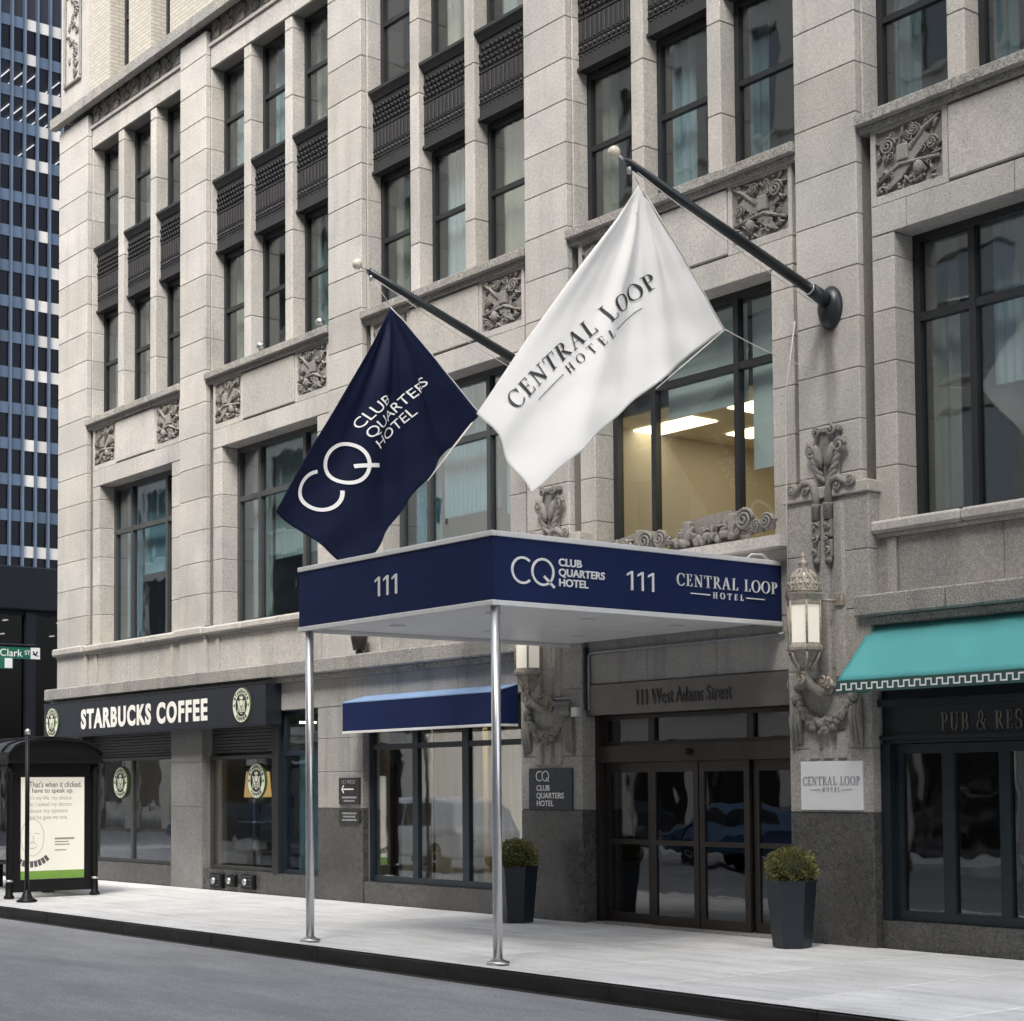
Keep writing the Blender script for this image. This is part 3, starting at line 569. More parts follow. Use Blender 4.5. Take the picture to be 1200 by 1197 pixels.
# entrance piers
def base_pier(x0, x1):
    p = part('base_pier', 'mortar', HB, (x0+.012, x1-.012, -.085, .5, -.1, 4.86))
    block('granite_slab', 'granite', p, x0, x1, -.10, .42, -.05, 1.43, b=.006, gap=.003)
    for a, b in ((1.43, 2.12), (2.12, 2.98), (2.98, 3.62), (3.62, 4.25), (4.25, 4.86)): block('pier_stone', 'limestone_grey', p, x0, x1, -.10, .42, a, b, b=.008, gap=.003)
    block('ledge_stone', 'limestone', p, x0-.03, x1+.03, -.14, .2, 4.86, 4.99, b=.012, gap=.0)
    xc = (x0+x1)/2-.02; mb = MB()
    for dx in (-.20, 0., .20):      # fluted strips
        for (za, zb) in ((2.90, 4.80), (2.02, 2.30)): mb.prism([(xc+dx-.075, -.098, za), (xc+dx-.05, -.135, za), (xc+dx+.05, -.135, za), (xc+dx+.075, -.098, za)], (0, 0, zb-za))
    obj('fluting', mb, 'limestone_grey', p)
    # acanthus crest with scrolls and pendants
    mb = MB(); zc = 5.35; y = -.11
    mb.box(xc-.16, xc+.16, -.06, .0, 5.0, 5.62, b=.02); mb.box(xc-.20, xc+.20, -.09, .0, 5.58, 5.66, b=.02)
    for s in (-1, 1):
        spiral(mb, xc+s*.20, 5.42, .085, 1.6, .026, -.08, s, 0); spiral(mb, xc+s*.10, 5.60, .06, 1.4, .02, -.10, -s, 1.5)
        for k in range(5): leaf(mb, xc+s*(.07+.035*k), 5.10+.085*k, .11, .036, -s*(.75+.06*k), -.075, .035)
        leaf(mb, xc+s*.08, 5.33, .15, .05, -s*1.25, -.10, .045)
        arm = [(xc+s*.085, -.13, 4.70), (xc+s*.09, -.14, 4.93), (xc+s*.14, -.15, 5.04), (xc+s*.24, -.155, 5.06), (xc+s*.33, -.15, 5.00), (xc+s*.40, -.15, 4.96), (xc+s*.45, -.15, 4.985)]
        mb.tube(arm, [.05, .05, .045, .042, .04, .038, .03], 8); spiral(mb, xc+s*.42, 5.01, .055, 1.5, .022, -.16, s, -1.57)
        spiral(mb, xc+s*.22, 4.97, .055, 1.4, .02, -.15, -s, 1.57)
        mb.lathe([(.055, 4.62), (.055, 4.76), (.075, 4.79), (.055, 4.80)], (xc+s*.085, -.14, 0), 10); mb.box(xc+s*.085-.055, xc+s*.085+.055, -.17, -.1, 4.42, 4.62, b=.012)
        for k in range(3): spiral(mb, xc+s*.085, 4.55-k*.14, .045, 1.2, .016, -.175, s if k % 2 else -s, k)
        mb.box(xc+s*.085-.05, xc+s*.085+.05, -.16, -.1, 4.20, 4.40, b=.012); mb.ball((xc+s*.085, -.145, 4.18), .05, .035, .05)
    obj('carved_crest', mb, 'carved_stone', p)
    # garland swag
    mb = MB(); rn = random.Random(11)
    for k in range(90):
        q = k/89*2-1; w = 1-abs(q); xx = xc+q*.36; zz = 2.62-.26*(1-q*q)+rn.uniform(-.05, .05)*(.5+w); mb.ball((xx, -.15-.04*w+rn.uniform(-.02, .02), zz), rn.uniform(.03, .055), rn.uniform(.03, .05), rn.uniform(.03, .05), 7, 4)
    for s in (-1, 1):
        mb.ball((xc+s*.40, -.15, 2.68), .07, .06, .06)
        for k in range(3): mb.tube([(xc+s*(.36+.05*k), -.12, 2.66), (xc+s*(.37+.055*k), -.16, 2.45), (xc+s*(.365+.06*k), -.12, 2.20-.04*k)], [.03, .034, .018], 6)
        mb.box(xc+s*.42-.07, xc+s*.42+.07, -.13, -.09, 2.18, 2.62, b=.02)
    mb.tube([(xc-.44, -.13, 2.80), (xc+.44, -.13, 2.80)], .035, 8)
    obj('carved_swag', mb, 'carved_stone', p); return p
base_pier(.345, 1.585); base_pier(5.115, 6.29)
# entrance: stone soffit wall, bronze header, frame and sliding doors
ew = part('entrance_wall', 'mortar', HB, (1.59, 5.11, .02, .5, 3.02, 4.40)); 
for a, b in ((1.59, 2.7), (2.7, 3.9), (3.9, 5.11)):
    block('wall_stone', 'limestone_grey', ew, a, b, .0, .1, 3.02, 3.64, b=.005, gap=.003); block('wall_stone', 'limestone_grey', ew, a, b, .0, .1, 3.64, 4.40, b=.005, gap=.003)
hd = part('door_header', 'bronze_header', HB, (1.592, 5.108, -.03, .4, 2.63, 3.012))
plane_letters('lettering', text('111 West Adams Street').fit(0, 1.62, 0, .19), 'header_letter', hd, (2.55, -.031, 2.73), FX, FZ, .014)
part('door_jamb', 'bronze', HB, (1.59, 1.66, .12, .4, 0, 2.62)); part('door_jamb', 'bronze', HB, (5.05, 5.11, .12, .4, 0, 2.62))
dx = [1.66, 2.555, 3.40, 4.24, 5.05]
window_sash(HB, 1.662, 5.048, 2.24, 2.62, .20, .05, mats=('bronze', 'glass_dark'), verts=((2.50, 2.61), (4.18, 4.29)))
op = part('door_operator', 'bronze', HB, (1.662, 5.048, .12, .38, 2.03, 2.238)); mb = MB(); mb.lathe([(.035, 0), (.045, .02), (.03, .05), (.0, .055)], (3.3, .115, 2.14), 12, axis=1); mb.v = [(p[0], 2*.115-p[1], p[2]) for p in mb.v]; obj('motion_sensor', mb, 'iron_black', op)
for i in range(4):
    a, b = dx[i]+.01, dx[i+1]-.01; y = .22 if i in (0, 3) else .17
    mb = MB(); f = .085
    mb.box(a, a+f, y, y+.05, .01, 2.026); mb.box(b-f, b, y, y+.05, .01, 2.026); mb.box(a+f, b-f, y+.002, y+.048, .01, .14); mb.box(a+f, b-f, y+.002, y+.048, 1.90, 2.026); mb.box(a+f, b-f, y+.002, y+.048, 1.00, 1.06)
    d = obj('sliding_door', mb, 'bronze', HB); 
    for (z0, z1) in ((.14, 1.0), (1.06, 1.90)): block('pane', 'glass_dark', d, a+f, b-f, y+.02, y+.032, z0, z1, b=0, gap=-.006)
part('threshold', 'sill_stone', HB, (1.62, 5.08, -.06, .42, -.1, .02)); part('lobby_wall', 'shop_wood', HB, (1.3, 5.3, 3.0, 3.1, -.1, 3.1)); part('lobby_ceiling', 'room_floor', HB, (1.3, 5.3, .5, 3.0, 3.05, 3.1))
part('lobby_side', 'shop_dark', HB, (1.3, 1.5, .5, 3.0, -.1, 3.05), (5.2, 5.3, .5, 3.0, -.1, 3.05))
# carved ledge over the entrance
le = part('carved_ledge', 'limestone', HB, (1.70, 5.12, -.22, .3, 4.40, 4.53)); mb = MB(); y = -.18
mb.prism([(1.75, -.10, 4.53), (1.75, -.10, 4.70), (2.1, -.1, 4.78), (2.8, -.1, 4.86), (2.9, -.1, 4.53)], (0, .2, 0)); mb.prism([(3.15, -.10, 4.53), (3.55, -.1, 4.88), (4.25, -.1, 4.92), (4.40, -.1, 4.53)], (0, .2, 0))
for (cx, cz_, r) in ((2.92, 4.70, .13), (3.18, 4.70, .11), (4.58, 4.76, .14), (2.2, 4.66, .10), (4.92, 4.70, .10), (4.75, 4.66, .08)): rose(mb, cx, cz_, r, y)
for k in range(110): leaf(mb, 1.9+random.random()*3.15, 4.60+random.random()*.16, random.uniform(.04, .085), random.uniform(.014, .026), random.random()*3.1, y+random.uniform(0, .05), .045)
for k in range(16): mb.ball((3.45+random.random()*.95, y-.01, 4.57+random.random()*.07), .05, .05, .05, 8, 5)
for k in range(16): spiral(mb, 2.0+k*.19, 4.61+random.random()*.12, .045, 1.5, .014, y-.02, 1 if k % 2 else -1, k)
for cx in (2.78, 3.60, 4.34): mb.box(cx-.06, cx+.06, -.20, -.08, 4.56, 4.86, b=.02)
obj('carved_roses', mb, 'carved_stone', le)
# pub front
pf = part('pub_front', 'pub_dark', HB, (6.30, 10.0, .06, .4, 2.16, 3.42), (6.30, 6.42, .02, .4, .30, 2.16), (6.30, 10.0, -.02, .4, 2.55, 2.62), (6.30, 10.0, .0, .06, 2.20, 2.24))
pl = plane_letters('lettering', serif('PUB & RES', .16).fit(0, .98, 0, .20), 'gold_letter', pf, (7.07, .058, 2.27), FX, FZ, .012)
part('base_wall', 'granite', HB, (6.295, 10.6, .01, .5, -.1, .295))
window_sash(HB, 6.42, 9.9, .30, 2.15, .10, .10, mats=('pub_dark', 'glass_dark'), verts=((7.03, 7.18), (7.73, 7.86), (8.45, 8.58), (9.1, 9.24)))
part('partition', 'shop_dark', HB, (5.3, 5.4, .5, 3.4, -.1, 3.4)); part('bar_counter', 'shop_wood', HB, (6.4, 9.8, 1.6, 2.0, 0, 1.1)); part('bar_shelf', 'shop_wood', HB, (6.4, 9.8, 3.0, 3.35, 1.4, 1.46), (6.4, 9.8, 3.0, 3.35, 1.85, 1.91))
for i in range(4): part('bar_light', 'light_spot', HB, (6.9+i*.8, 6.95+i*.8, 1.8, 1.85, 1.98, 2.03))
# coffee shop interior
for i in range(5): part('ceiling_light', 'light_panel', HB, (-13.2+i*1.5, -12.9+i*1.5, 1.6, 2.2, 2.9, 2.93))  # unseen lights added to brighten the dark shop behind its windows
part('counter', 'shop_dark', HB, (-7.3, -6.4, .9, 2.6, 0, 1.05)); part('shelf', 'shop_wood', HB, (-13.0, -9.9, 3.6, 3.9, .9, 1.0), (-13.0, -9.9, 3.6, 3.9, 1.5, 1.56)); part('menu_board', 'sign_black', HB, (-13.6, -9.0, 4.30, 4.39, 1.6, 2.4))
fl = thing('floor_lamp', 'floor lamp with glowing amber shade inside the coffee shop window', 'lamp', (-8.0, .75, .02))
obj('base', MB().lathe([(.15, .02), (.15, .05), (.02, .07)], (-8.0, .75, 0), 16), 'iron_black', fl); obj('stem', MB().tube([(-8.0, .75, .06), (-8.0, .75, 1.62)], .016, 8), 'iron_black', fl)
t = NT('amber_shade'); t.pbr(Base_Color=(.7, .48, .2), Roughness=.8, Emission_Color=(1, .62, .22), Emission_Strength=.35); M['amber_shade'] = t.m
obj('lamp_shade', MB().lathe([(.24, 1.58), (.20, 2.02)], (-8.0, .75, 0), 24), 'amber_shade', fl)
ac = thing('armchair', 'dark armchair silhouette inside the coffee shop window', 'armchair', (-8.1, 1.5, .02)); part('seat', 'shop_dark', ac, (-8.5, -7.7, 1.1, 1.8, .02, .45), b=.05); part('backrest', 'shop_dark', ac, (-8.5, -7.7, 1.801, 2.0, .02, .95), b=.05); part('arm', 'shop_dark', ac, (-8.62, -8.501, 1.1, 1.9, .02, .62), b=.03); part('arm', 'shop_dark', ac, (-7.699, -7.58, 1.1, 1.9, .02, .62), b=.03)
# wall boxes by the pavement
for (a, b, z0, z1, lab) in ((-8.27, -7.86, .04, .30, 'left black wall vent box low on granite under coffee shop window'), (-7.64, -7.42, .08, .29, 'small middle black wall box low on granite under coffee shop window'), (-7.20, -6.80, .06, .31, 'right black wall vent box low on granite under coffee shop window')):
    o = thing('wall_box', lab, 'wall box', ((a+b)/2, -.0, z0)); part('housing', 'iron_black', o, (a, b, -.05, .03, z0, z1), b=.015); part('grille', 'frame_grey', o, *[(a+.04, b-.04, -.06, -.045, z0+.05+i*.05, z0+.07+i*.05) for i in range(4)]); 
    obj('spout', MB().lathe([(.05, 0), (.06, .05), (.035, .07)], ((a+b)/2, -.05, (z0+z1)/2), 10, axis=1).xf(lambda p: Vector((p.x, -.1-p.y, p.z))), 'steel', o)

# ================================================================== coffee shop fascia sign and roundels
cs = thing('fascia_sign', 'long black coffee shop fascia sign with cream capitals and round emblems', 'sign', (-10, -.15, 2.75))
part('board', 'sign_black', cs, (-14.62, -5.95, -.30, -.002, 2.765, 3.425), b=.006); part('trim', 'frame_dark', cs, (-14.64, -5.93, -.31, -.28, 2.745, 2.763), (-14.64, -5.93, -.31, -.28, 3.427, 3.445))
sb = text('STARBUCKS COFFEE', bold=.040, space=1.20).fit(0, 5.0, 0, .385)
plane_letters('lettering', sb, 'cream_letter', cs, (-12.87, -.301, 2.885), FX, FZ, .008)
def emblem(parent, cx, cz_, r, y, back=False):
    def disc(n, sh, mat, d): return plane_letters(n, sh, mat, parent, (cx, y, cz_), (r, 0, 0), (0, 0, r), d)
    obj('emblem', MB().lathe([(r, 0), (r, .03)], (cx, y-.004, cz_), 40, axis=1), 'logo_green', parent)
    e = parent
    disc('emblem_ring', Sh().ring(0, 0, .96, .96, .60, .60, n=56), 'cream', .012)
    disc('emblem_rim', Sh().ring(0, 0, .99, .99, .955, .955, n=56).ring(0, 0, .63, .63, .595, .595, n=48), 'black_letter', .014)
    lt = Sh()
    for word, a0, fl_ in (('STARBUCKS', 90, 1), ('COFFEE', 270, -1)):
        for i, chh in enumerate(word):
            a = rad(a0 - fl_*(i-(len(word)-1)/2)*15.5); gg = text(chh, bold=.04); bx = gg.box(); gg.fit(-.075, .075, -.10, .10)
            ang = a-math.pi/2 if fl_ == 1 else a+math.pi/2; c, s = math.cos(ang), math.sin(ang)
            lt.add([(.785*math.cos(a)+p[0]*c-p[1]*s, .785*math.sin(a)+p[0]*s+p[1]*c) for p in gg.v], gg.f)
    disc('emblem_lettering', lt, 'black_letter', .016)
    st = Sh()
    for s in (-1, 1): st.add([(s*.78+.11*(1 if k % 2 == 0 else .42)*math.sin(k*math.pi/5), .11*(1 if k % 2 == 0 else .42)*math.cos(k*math.pi/5)) for k in range(10)], [tuple(range(10))])
    disc('emblem_star', st, 'logo_green', .018)
    ct = Sh()            # abstract crown and wavy strands on the dark centre
    ct.poly((-.16, .34), (-.20, .50), (-.09, .42), (0, .56), (.09, .42), (.20, .50), (.16, .34)); ct.ring(0, .12, .15, .19, 0, 0)
    for s in (-1, 1):
        for k in range(3):
            pts = [(s*(.17+.10*k+.05*math.sin(j*1.1+k)), .26-.13*j) for j in range(6)]
            for p, q in zip(pts, pts[1:]): ct.bar(*p, *q, .045)
    for j in range(4): ct.ring(0, -.12-.1*j, .13, .07, .09, .03, 180, 360, 10)
    disc('emblem_centre', Sh().ring(0, 0, .60, .60, 0, 0, n=40), 'black_letter', .011); disc('emblem_motif', ct, 'cream', .015)
emblem(cs, -6.70, 3.10, .295, -.305); emblem(cs, -14.20, 3.06, .295, -.305)
for cx, cz_, lab in ((-12.12, 1.86, 'round emblem hanging in the left coffee shop window'), (-7.03, 1.86, 'round emblem hanging in the right coffee shop window by the lamp')):
    rd = thing('window_emblem', lab, 'emblem', (cx, .165, cz_), 'round emblems in the coffee shop windows'); emblem(rd, cx, cz_, .30, .165)
    obj('cord', MB().tube([(cx, .18, cz_+.29), (cx, .18, 2.32)], .006, 6), 'iron_black', rd)

# ================================================================== canopy on two posts
CA = thing('entrance_canopy', 'flat navy entrance canopy with white trim on two steel posts', 'canopy', (3.14, -2, 3.5))
cx0, cx1, cy0, cy1 = 1.33, 4.955, -4.15, -.012
part('fascia', 'navy', CA, (cx0+.01, cx1-.01, cy0+.01, cy0+.06, 3.57, 4.225), (cx1-.06, cx1-.01, cy0+.06, cy1, 3.57, 4.225), (cx0+.01, cx0+.06, cy0+.06, cy1, 3.57, 4.225))
part('roof', 'soffit', CA, (cx0+.06, cx1-.06, cy0+.06, cy1, 4.10, 4.14))
for (z0, z1, nm) in ((4.20, 4.255, 'top_trim'), (3.515, 3.57, 'bottom_trim')):
    part(nm, 'white_trim', CA, (cx0-.005, cx1+.005, cy0-.005, cy0+.05, z0, z1), (cx1-.05, cx1+.005, cy0+.05, cy1, z0+.001, z1-.001), (cx0-.005, cx0+.05, cy0+.05, cy1, z0+.001, z1-.001), b=.006)
sf = part('soffit', 'frame_grey', CA, (cx0+.06, cx1-.06, cy0+.07, cy1, 3.60, 3.64))
nx, ny = 2, 3; sx, sy = (cx1-cx0-.12)/nx, (cy1-cy0-.14)/ny
for i in range(nx):
    for j in range(ny):
        X0, Y0 = cx0+.06+i*sx, cy0+.07+j*sy; block('soffit_panel', 'soffit', sf, X0, X0+sx, Y0+.004, Y0+sy-.004, 3.555, 3.60, b=.004, gap=.006)
        obj('downlight', MB().lathe([(.09, 3.556), (.09, 3.548), (.072, 3.546), (.068, 3.553)], (X0+sx/2, Y0+sy/2, 0), 20), 'white_trim', sf); obj('lamp_disc', MB().lathe([(.066, 3.5535), (.0, 3.5530)], (X0+sx/2, Y0+sy/2, 0), 16), 'downlight_glow', sf)
for X in (1.465, 4.905):
    p = obj('post', MB().tube([(X, -4.08, .03), (X, -4.08, 3.52)], .047, 20), 'steel', CA)
    obj('foot_plate', MB().lathe([(.115, .013), (.115, .035), (.085, .04), (.06, .06), (.05, .06)], (X, -4.08, 0), 24), 'steel', p)
sd_u, sd_v = (0, 1, 0), (0, 0, 1); FXc = cx1-.0105
for k in range(3): plane_letters('numeral', one().fit(0, .095, 0, .21), 'white_letter', CA, (2.895+k*.16, cy0+.0095, 3.78), FX, FZ, .012)
plane_letters('lettering', cq().fit(0, .565, 0, .30), 'white_letter', CA, (FXc, -3.915, 3.725), sd_u, sd_v, .012)
plane_letters('lettering', clubtext(.02).fit(0, .62, 0, .285), 'white_letter', CA, (FXc, -3.30, 3.755), sd_u, sd_v, .012)
for k in range(3): plane_letters('numeral', one().fit(0, .085, 0, .20), 'white_letter', CA, (FXc, -2.37+k*.15, 3.78), sd_u, sd_v, .012)
plane_letters('lettering', loop_lockup(.09).fit(0, 1.56, 0, .245), 'white_letter', CA, (FXc, -1.65, 3.765), sd_u, sd_v, .012)
obj('lifting_handle', MB().tube([(cx1-.02, -.55, 4.25), (cx1-.02, -.48, 4.30), (cx1-.02, -.30, 4.31), (cx1-.02, -.2, 4.25)], .012, 8), 'white_trim', CA)
cd = thing('conduit', 'thin grey electrical conduit along the wall beneath the canopy', 'conduit', (1.62, -.02, 2.6))
obj('pipe', MB().tube([(1.645, -.03, 2.70), (1.645, -.03, 3.36), (1.66, -.03, 3.41), (1.71, -.03, 3.43), (5.0, -.03, 3.43)], .016, 8), 'pipe', cd); part('junction_box', 'box_white', cd, (1.44, 1.56, -.16, -.101, 2.62, 2.74), b=.006)
obj('pipe', MB().tube([(1.12, -.15, 2.86), (1.56, -.15, 2.86)], .014, 8), 'pipe', cd); part('strap', 'frame_navy', cd, (1.595, 1.63, -.07, -.005, 2.70, 3.5))
cc = thing('downpipe', 'thin pale cable running down beside right lantern and doorway', 'cable', (5.09, -.05, 1.2)); obj('pipe', MB().tube([(5.06, -.045, 3.47), (5.08, -.045, 3.40), (5.085, -.045, 2.92), (5.06, -.06, 2.85), (5.095, -.05, 2.78), (5.10, -.045, 2.2), (5.095, -.05, 1.95)], .014, 8), 'pipe', cc)

# ================================================================== flagpoles and flags
def flagpole(X, yb, zb, yt, zt, label, g):
    o = thing('flagpole', label, 'flagpole', (X, yb, zb), g); b, t_ = Vector((X, yb, zb)), Vector((X, yt, zt)); d = (t_-b).normalized()
    obj('pole', MB().tube([b, b.lerp(t_, .5), t_], [.062, .055, .042], 14), 'pole_green', o)
    mb = MB(); mb.lathe([(.0, .10), (.10, .10), (.16, .07), (.20, .02), (.205, -.08)], (0, 0, 0), 20, axis=1); mb.xf(lambda p: Vector((X+p.x*.85, -.0-p.y, zb-.10+p.z*1.2)))
    obj('bracket', mb, 'pole_green', o); obj('socket', MB().tube([b-d*.16, b+d*.16], [.09, .075], 14), 'pole_green', o)
    obj('collar', MB().tube([b+d*.17, b+d*.20], .072, 14), 'steel', o)
    obj('spindle', MB().tube([t_, t_+d*.14], .014, 8), 'steel', o); obj('pulley', MB().tube([t_-d*.03+Vector((0, 0, -.02)), t_-d*.03+Vector((0, 0, -.11))], .022, 8), 'steel', o)
    obj('finial_ball', MB().ball(t_+d*.18, .065, n=16, m=10), 'ivory_ball', o)
    return o
flagpole(5.73, -.17, 7.08, -3.02, 7.95, 'dark flagpole with ivory ball holding the white flag', 'flagpoles above the canopy')
flagpole(.86, -.17, 7.16, -2.84, 8.045, 'dark flagpole with ivory ball holding the navy flag', 'flagpoles above the canopy')
def subdiv(v, f, maxl):
    bm = bmesh.new(); vs = [bm.verts.new((p[0], p[1], 0)) for p in v]
    for q in f:
        try: bm.faces.new([vs[i] for i in q])
        except ValueError: pass
    bmesh.ops.triangulate(bm, faces=bm.faces[:])
    for _ in range(6):
        es = [e for e in bm.edges if e.calc_length() > maxl]
        if not es: break
        bmesh.ops.subdivide_edges(bm, edges=es, cuts=1); bmesh.ops.triangulate(bm, faces=bm.faces[:])
    bm.verts.index_update(); r = [(p.co.x, p.co.y) for p in bm.verts], [tuple(p.index for p in q.verts) for q in bm.faces]; bm.free(); return r
def make_flag(name, label, mat, A, B, C, D, fold, decals, ph):
    """A fly-top, B hoist-top, C hoist-bottom, D fly-bottom"""
    A, B, C, D = map(Vector, (A, B, C, D))
    def P(u, v):
        top = A.lerp(B, u); bot = D.lerp(C, u); p = bot.lerp(top, v)
        e = math.sin(math.pi*u); w = 1-v
        p = p + (top-bot).normalized()*(.015*e*w) + (A-B).normalized()*(-.05*math.sin(math.pi*v)*(1-u))
        # folds fan out from the tied upper corner
        du, dv = (1-u)*3.2, (1-v)*1.7; ang = math.atan2(dv, du+1e-4); r = math.hypot(du, dv)
        a = fold*(min(1., r/.5))*(.75*math.sin(ang*13+ph)+.5*math.sin(ang*23+ph*2)*math.exp(-r*.5)) + fold*.9*math.sin(u*5+v*2+ph)
        a += fold*.16*math.sin(ang*37+ph)*math.exp(-r*.35)*min(1., r/.3); a += fold*.8*(1-u)**3*math.sin(v*11+ph) + fold*.16*math.sin(u*17+v*13)*math.sin(v*7) + fold*.5*max(0, .22-v)/.22*math.sin(u*31+ph)
        return p + Vector((a, a*.25, 0))
    def N(u, v):
        e = .004; return (P(min(1, u+e), v)-P(max(0, u-e), v)).cross(P(u, min(1, v+e))-P(u, max(0, v-e))).normalized()
    f = thing(name, label, 'flag', A.lerp(C, .5)); mb = MB().grid(lambda u, v: P(u, v), 96, 60)
    o = obj('cloth', mb, mat, f); sm = o.modifiers.new('thickness', 'SOLIDIFY'); sm.thickness = .004; sm.offset = 0
    for sh, m, u0, u1, vc, sl, ur, h in decals:
        sh.fit(u0, u1, 0, 1); wd = lambda u: (A.lerp(B, u)-D.lerp(C, u)).length
        sh.v = [(x, vc+sl*(x-ur)+(y-.5)*h/wd(x)) for x, y in sh.v]
        v, q = subdiv(sh.v, sh.f, .02); me = MB().add([P(x, y)+N(x, y)*.013 for x, y in v], q, True).mesh('lettering')
        l = link('lettering', me, m, f)
    hem = MB().tube([P(1-.004, k/30)+N(1-.004, k/30)*.002 for k in range(31)], .010, 6); obj('hoist_hem', hem, 'rope' if mat != 'navy_flag' else 'white_trim', f)
    return f, P
XW, XN = 5.73, .86
wf, PW = make_flag('white_flag', 'white flag with dark serif lettering hanging over the canopy', 'flag_white', (XW-.02, -4.93, 5.17), (XW, -2.89, 7.74), (XW+.03, -1.70, 6.46), (XW+.42, -4.70, 4.39), .036,
    [(loop_lockup(.05), 'black_letter', .105, .85, .65, -.28, .3, .30)], .6)
nf, PN = make_flag('navy_flag', 'navy flag with white monogram and sans lettering hanging left of the canopy', 'navy_flag', (XN, -4.17, 4.96), (XN, -2.53, 7.66), (XN+.02, -1.20, 6.50), (XN+.10, -3.13, 4.24), .042,
    [(cq(), 'white_letter', .10, .46, .69, -.40, .2, .60), (clubtext(.0), 'white_letter', .505, .895, .63, -.38, .51, .47)], 2.1)
def line(label, pts, r=.008, g='flag ropes'):
    o = obj('halyard', MB().tube(pts, r, 6), 'rope'); return tag(o, label, 'rope', g)
def sag(a, b, s, n=10): a, b = Vector(a), Vector(b); return [a.lerp(b, i/n)-Vector((0, 0, s*math.sin(math.pi*i/n))) for i in range(n+1)]
line('dark cord tying the white flag corner to the pole tip', [(XW, -2.97, 7.88), PW(1, 1)], .007)
line('pale cord tying the navy flag corner to the pole tip', [(XN, -2.79, 7.97), PN(1, 1)], .007)
line('thin rope slung under the white flag pole', sag((XW+.02, -2.90, 7.86), (XW+.02, -.30, 6.98), .03), .006); line('thin rope slung under the navy flag pole', sag((XN+.02, -2.75, 7.95), (XN+.02, -.3, 7.05), .03), .006)
line('rope from white flag corner back to the wall', sag(PW(1, 0), (XW-.15, -.12, 6.30), .03), .006); line('rope along the lower edge of the white flag', [PW(1, 0), Vector(PW(.62, 0))+Vector((0, .02, -.03))], .007)
line('pale rope along the lower edge of the navy flag', [PN(1, 0), Vector(PN(.58, 0))+Vector((0, 0, -.02))], .011); line('pale rope hanging down the pier beside the lantern', [(5.33, -.14, 6.9), (5.18, -.15, 6.1), (5.17, -.15, 5.0), (5.2, -.18, 3.6)], .006)
line('rope from navy flag corner back to the wall', sag(PN(1, 0), (XN-.1, -.12, 6.2), .03), .006)

# ================================================================== awnings
AW = thing('blue_awning', 'boxy navy awning with blue top over the curtained window', 'awning', (-1.7, -.2, 2.55))
ax0, ax1, af = -3.50, .17, -.42
part('valance', 'navy_awning', AW, (ax0, ax1, af, af+.03, 2.57, 2.99)); 
for X in (ax0, ax1-.03): obj('side_panel', MB().prism([(X, af+.03, 2.57), (X, -.005, 2.57), (X, -.005, 3.10), (X, af+.03, 2.99)], (.03, 0, 0)), 'navy_awning', AW)
obj('top', MB().prism([(ax0-.004, af-.004, 2.99), (ax0-.004, -.004, 3.10), (ax0-.004, -.004, 3.115), (ax0-.004, af-.004, 3.005)], (ax1-ax0+.008, 0, 0)), 'blue_awning_top', AW)
part('bottom_trim', 'white_trim', AW, (ax0-.004, ax1+.004, af-.006, af+.02, 2.535, 2.572), (ax1-.02, ax1+.004, af+.02, -.005, 2.536, 2.571), b=.004)
GA = thing('green_awning', 'sloping teal green awning with white key pattern valance over the pub', 'awning', (8, -.3, 2.7))
gx0, gx1, gf = 6.22, 9.9, -.58
obj('canvas', MB().grid(lambda u, v: (gx0+u*(gx1-gx0), gf+v*(-.02-gf), 2.815+v*(3.42-2.815)-.02*math.sin(math.pi*v)-.016*math.sin(math.pi*v)*abs(math.sin(u*math.pi*4))+.003*math.sin(u*33+v*5)), 60, 8), 'teal', GA).modifiers.new('thickness', 'SOLIDIFY').thickness = .01
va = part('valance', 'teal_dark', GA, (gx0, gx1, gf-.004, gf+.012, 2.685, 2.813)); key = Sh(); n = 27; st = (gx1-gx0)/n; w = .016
for i in range(n):
    a = i*st; key.rect(a, a+st/2+w/2, .02, .02+w); key.rect(a+st/2-w/2, a+st/2+w/2, .02+w, .095-w); key.rect(a+st/2-w/2, a+st+w/2, .095-w, .095); key.rect(a+st-w/2, a+st+w/2, .02, .095-w)
plane_letters('key_pattern', key, 'white_letter', va, (gx0, gf-.0045, 2.69), FX, FZ, .003)
obj('side_panel', MB().prism([(gx0, gf+.01, 2.70), (gx0, -.02, 2.70), (gx0, -.02, 3.40), (gx0, gf+.01, 2.81)], (.008, 0, 0)), 'teal', GA)
obj('support_bar', MB().tube([(gx0+.02, gf+.02, 2.70), (gx1, gf+.02, 2.70)], .014, 8), 'frame_grey', GA)

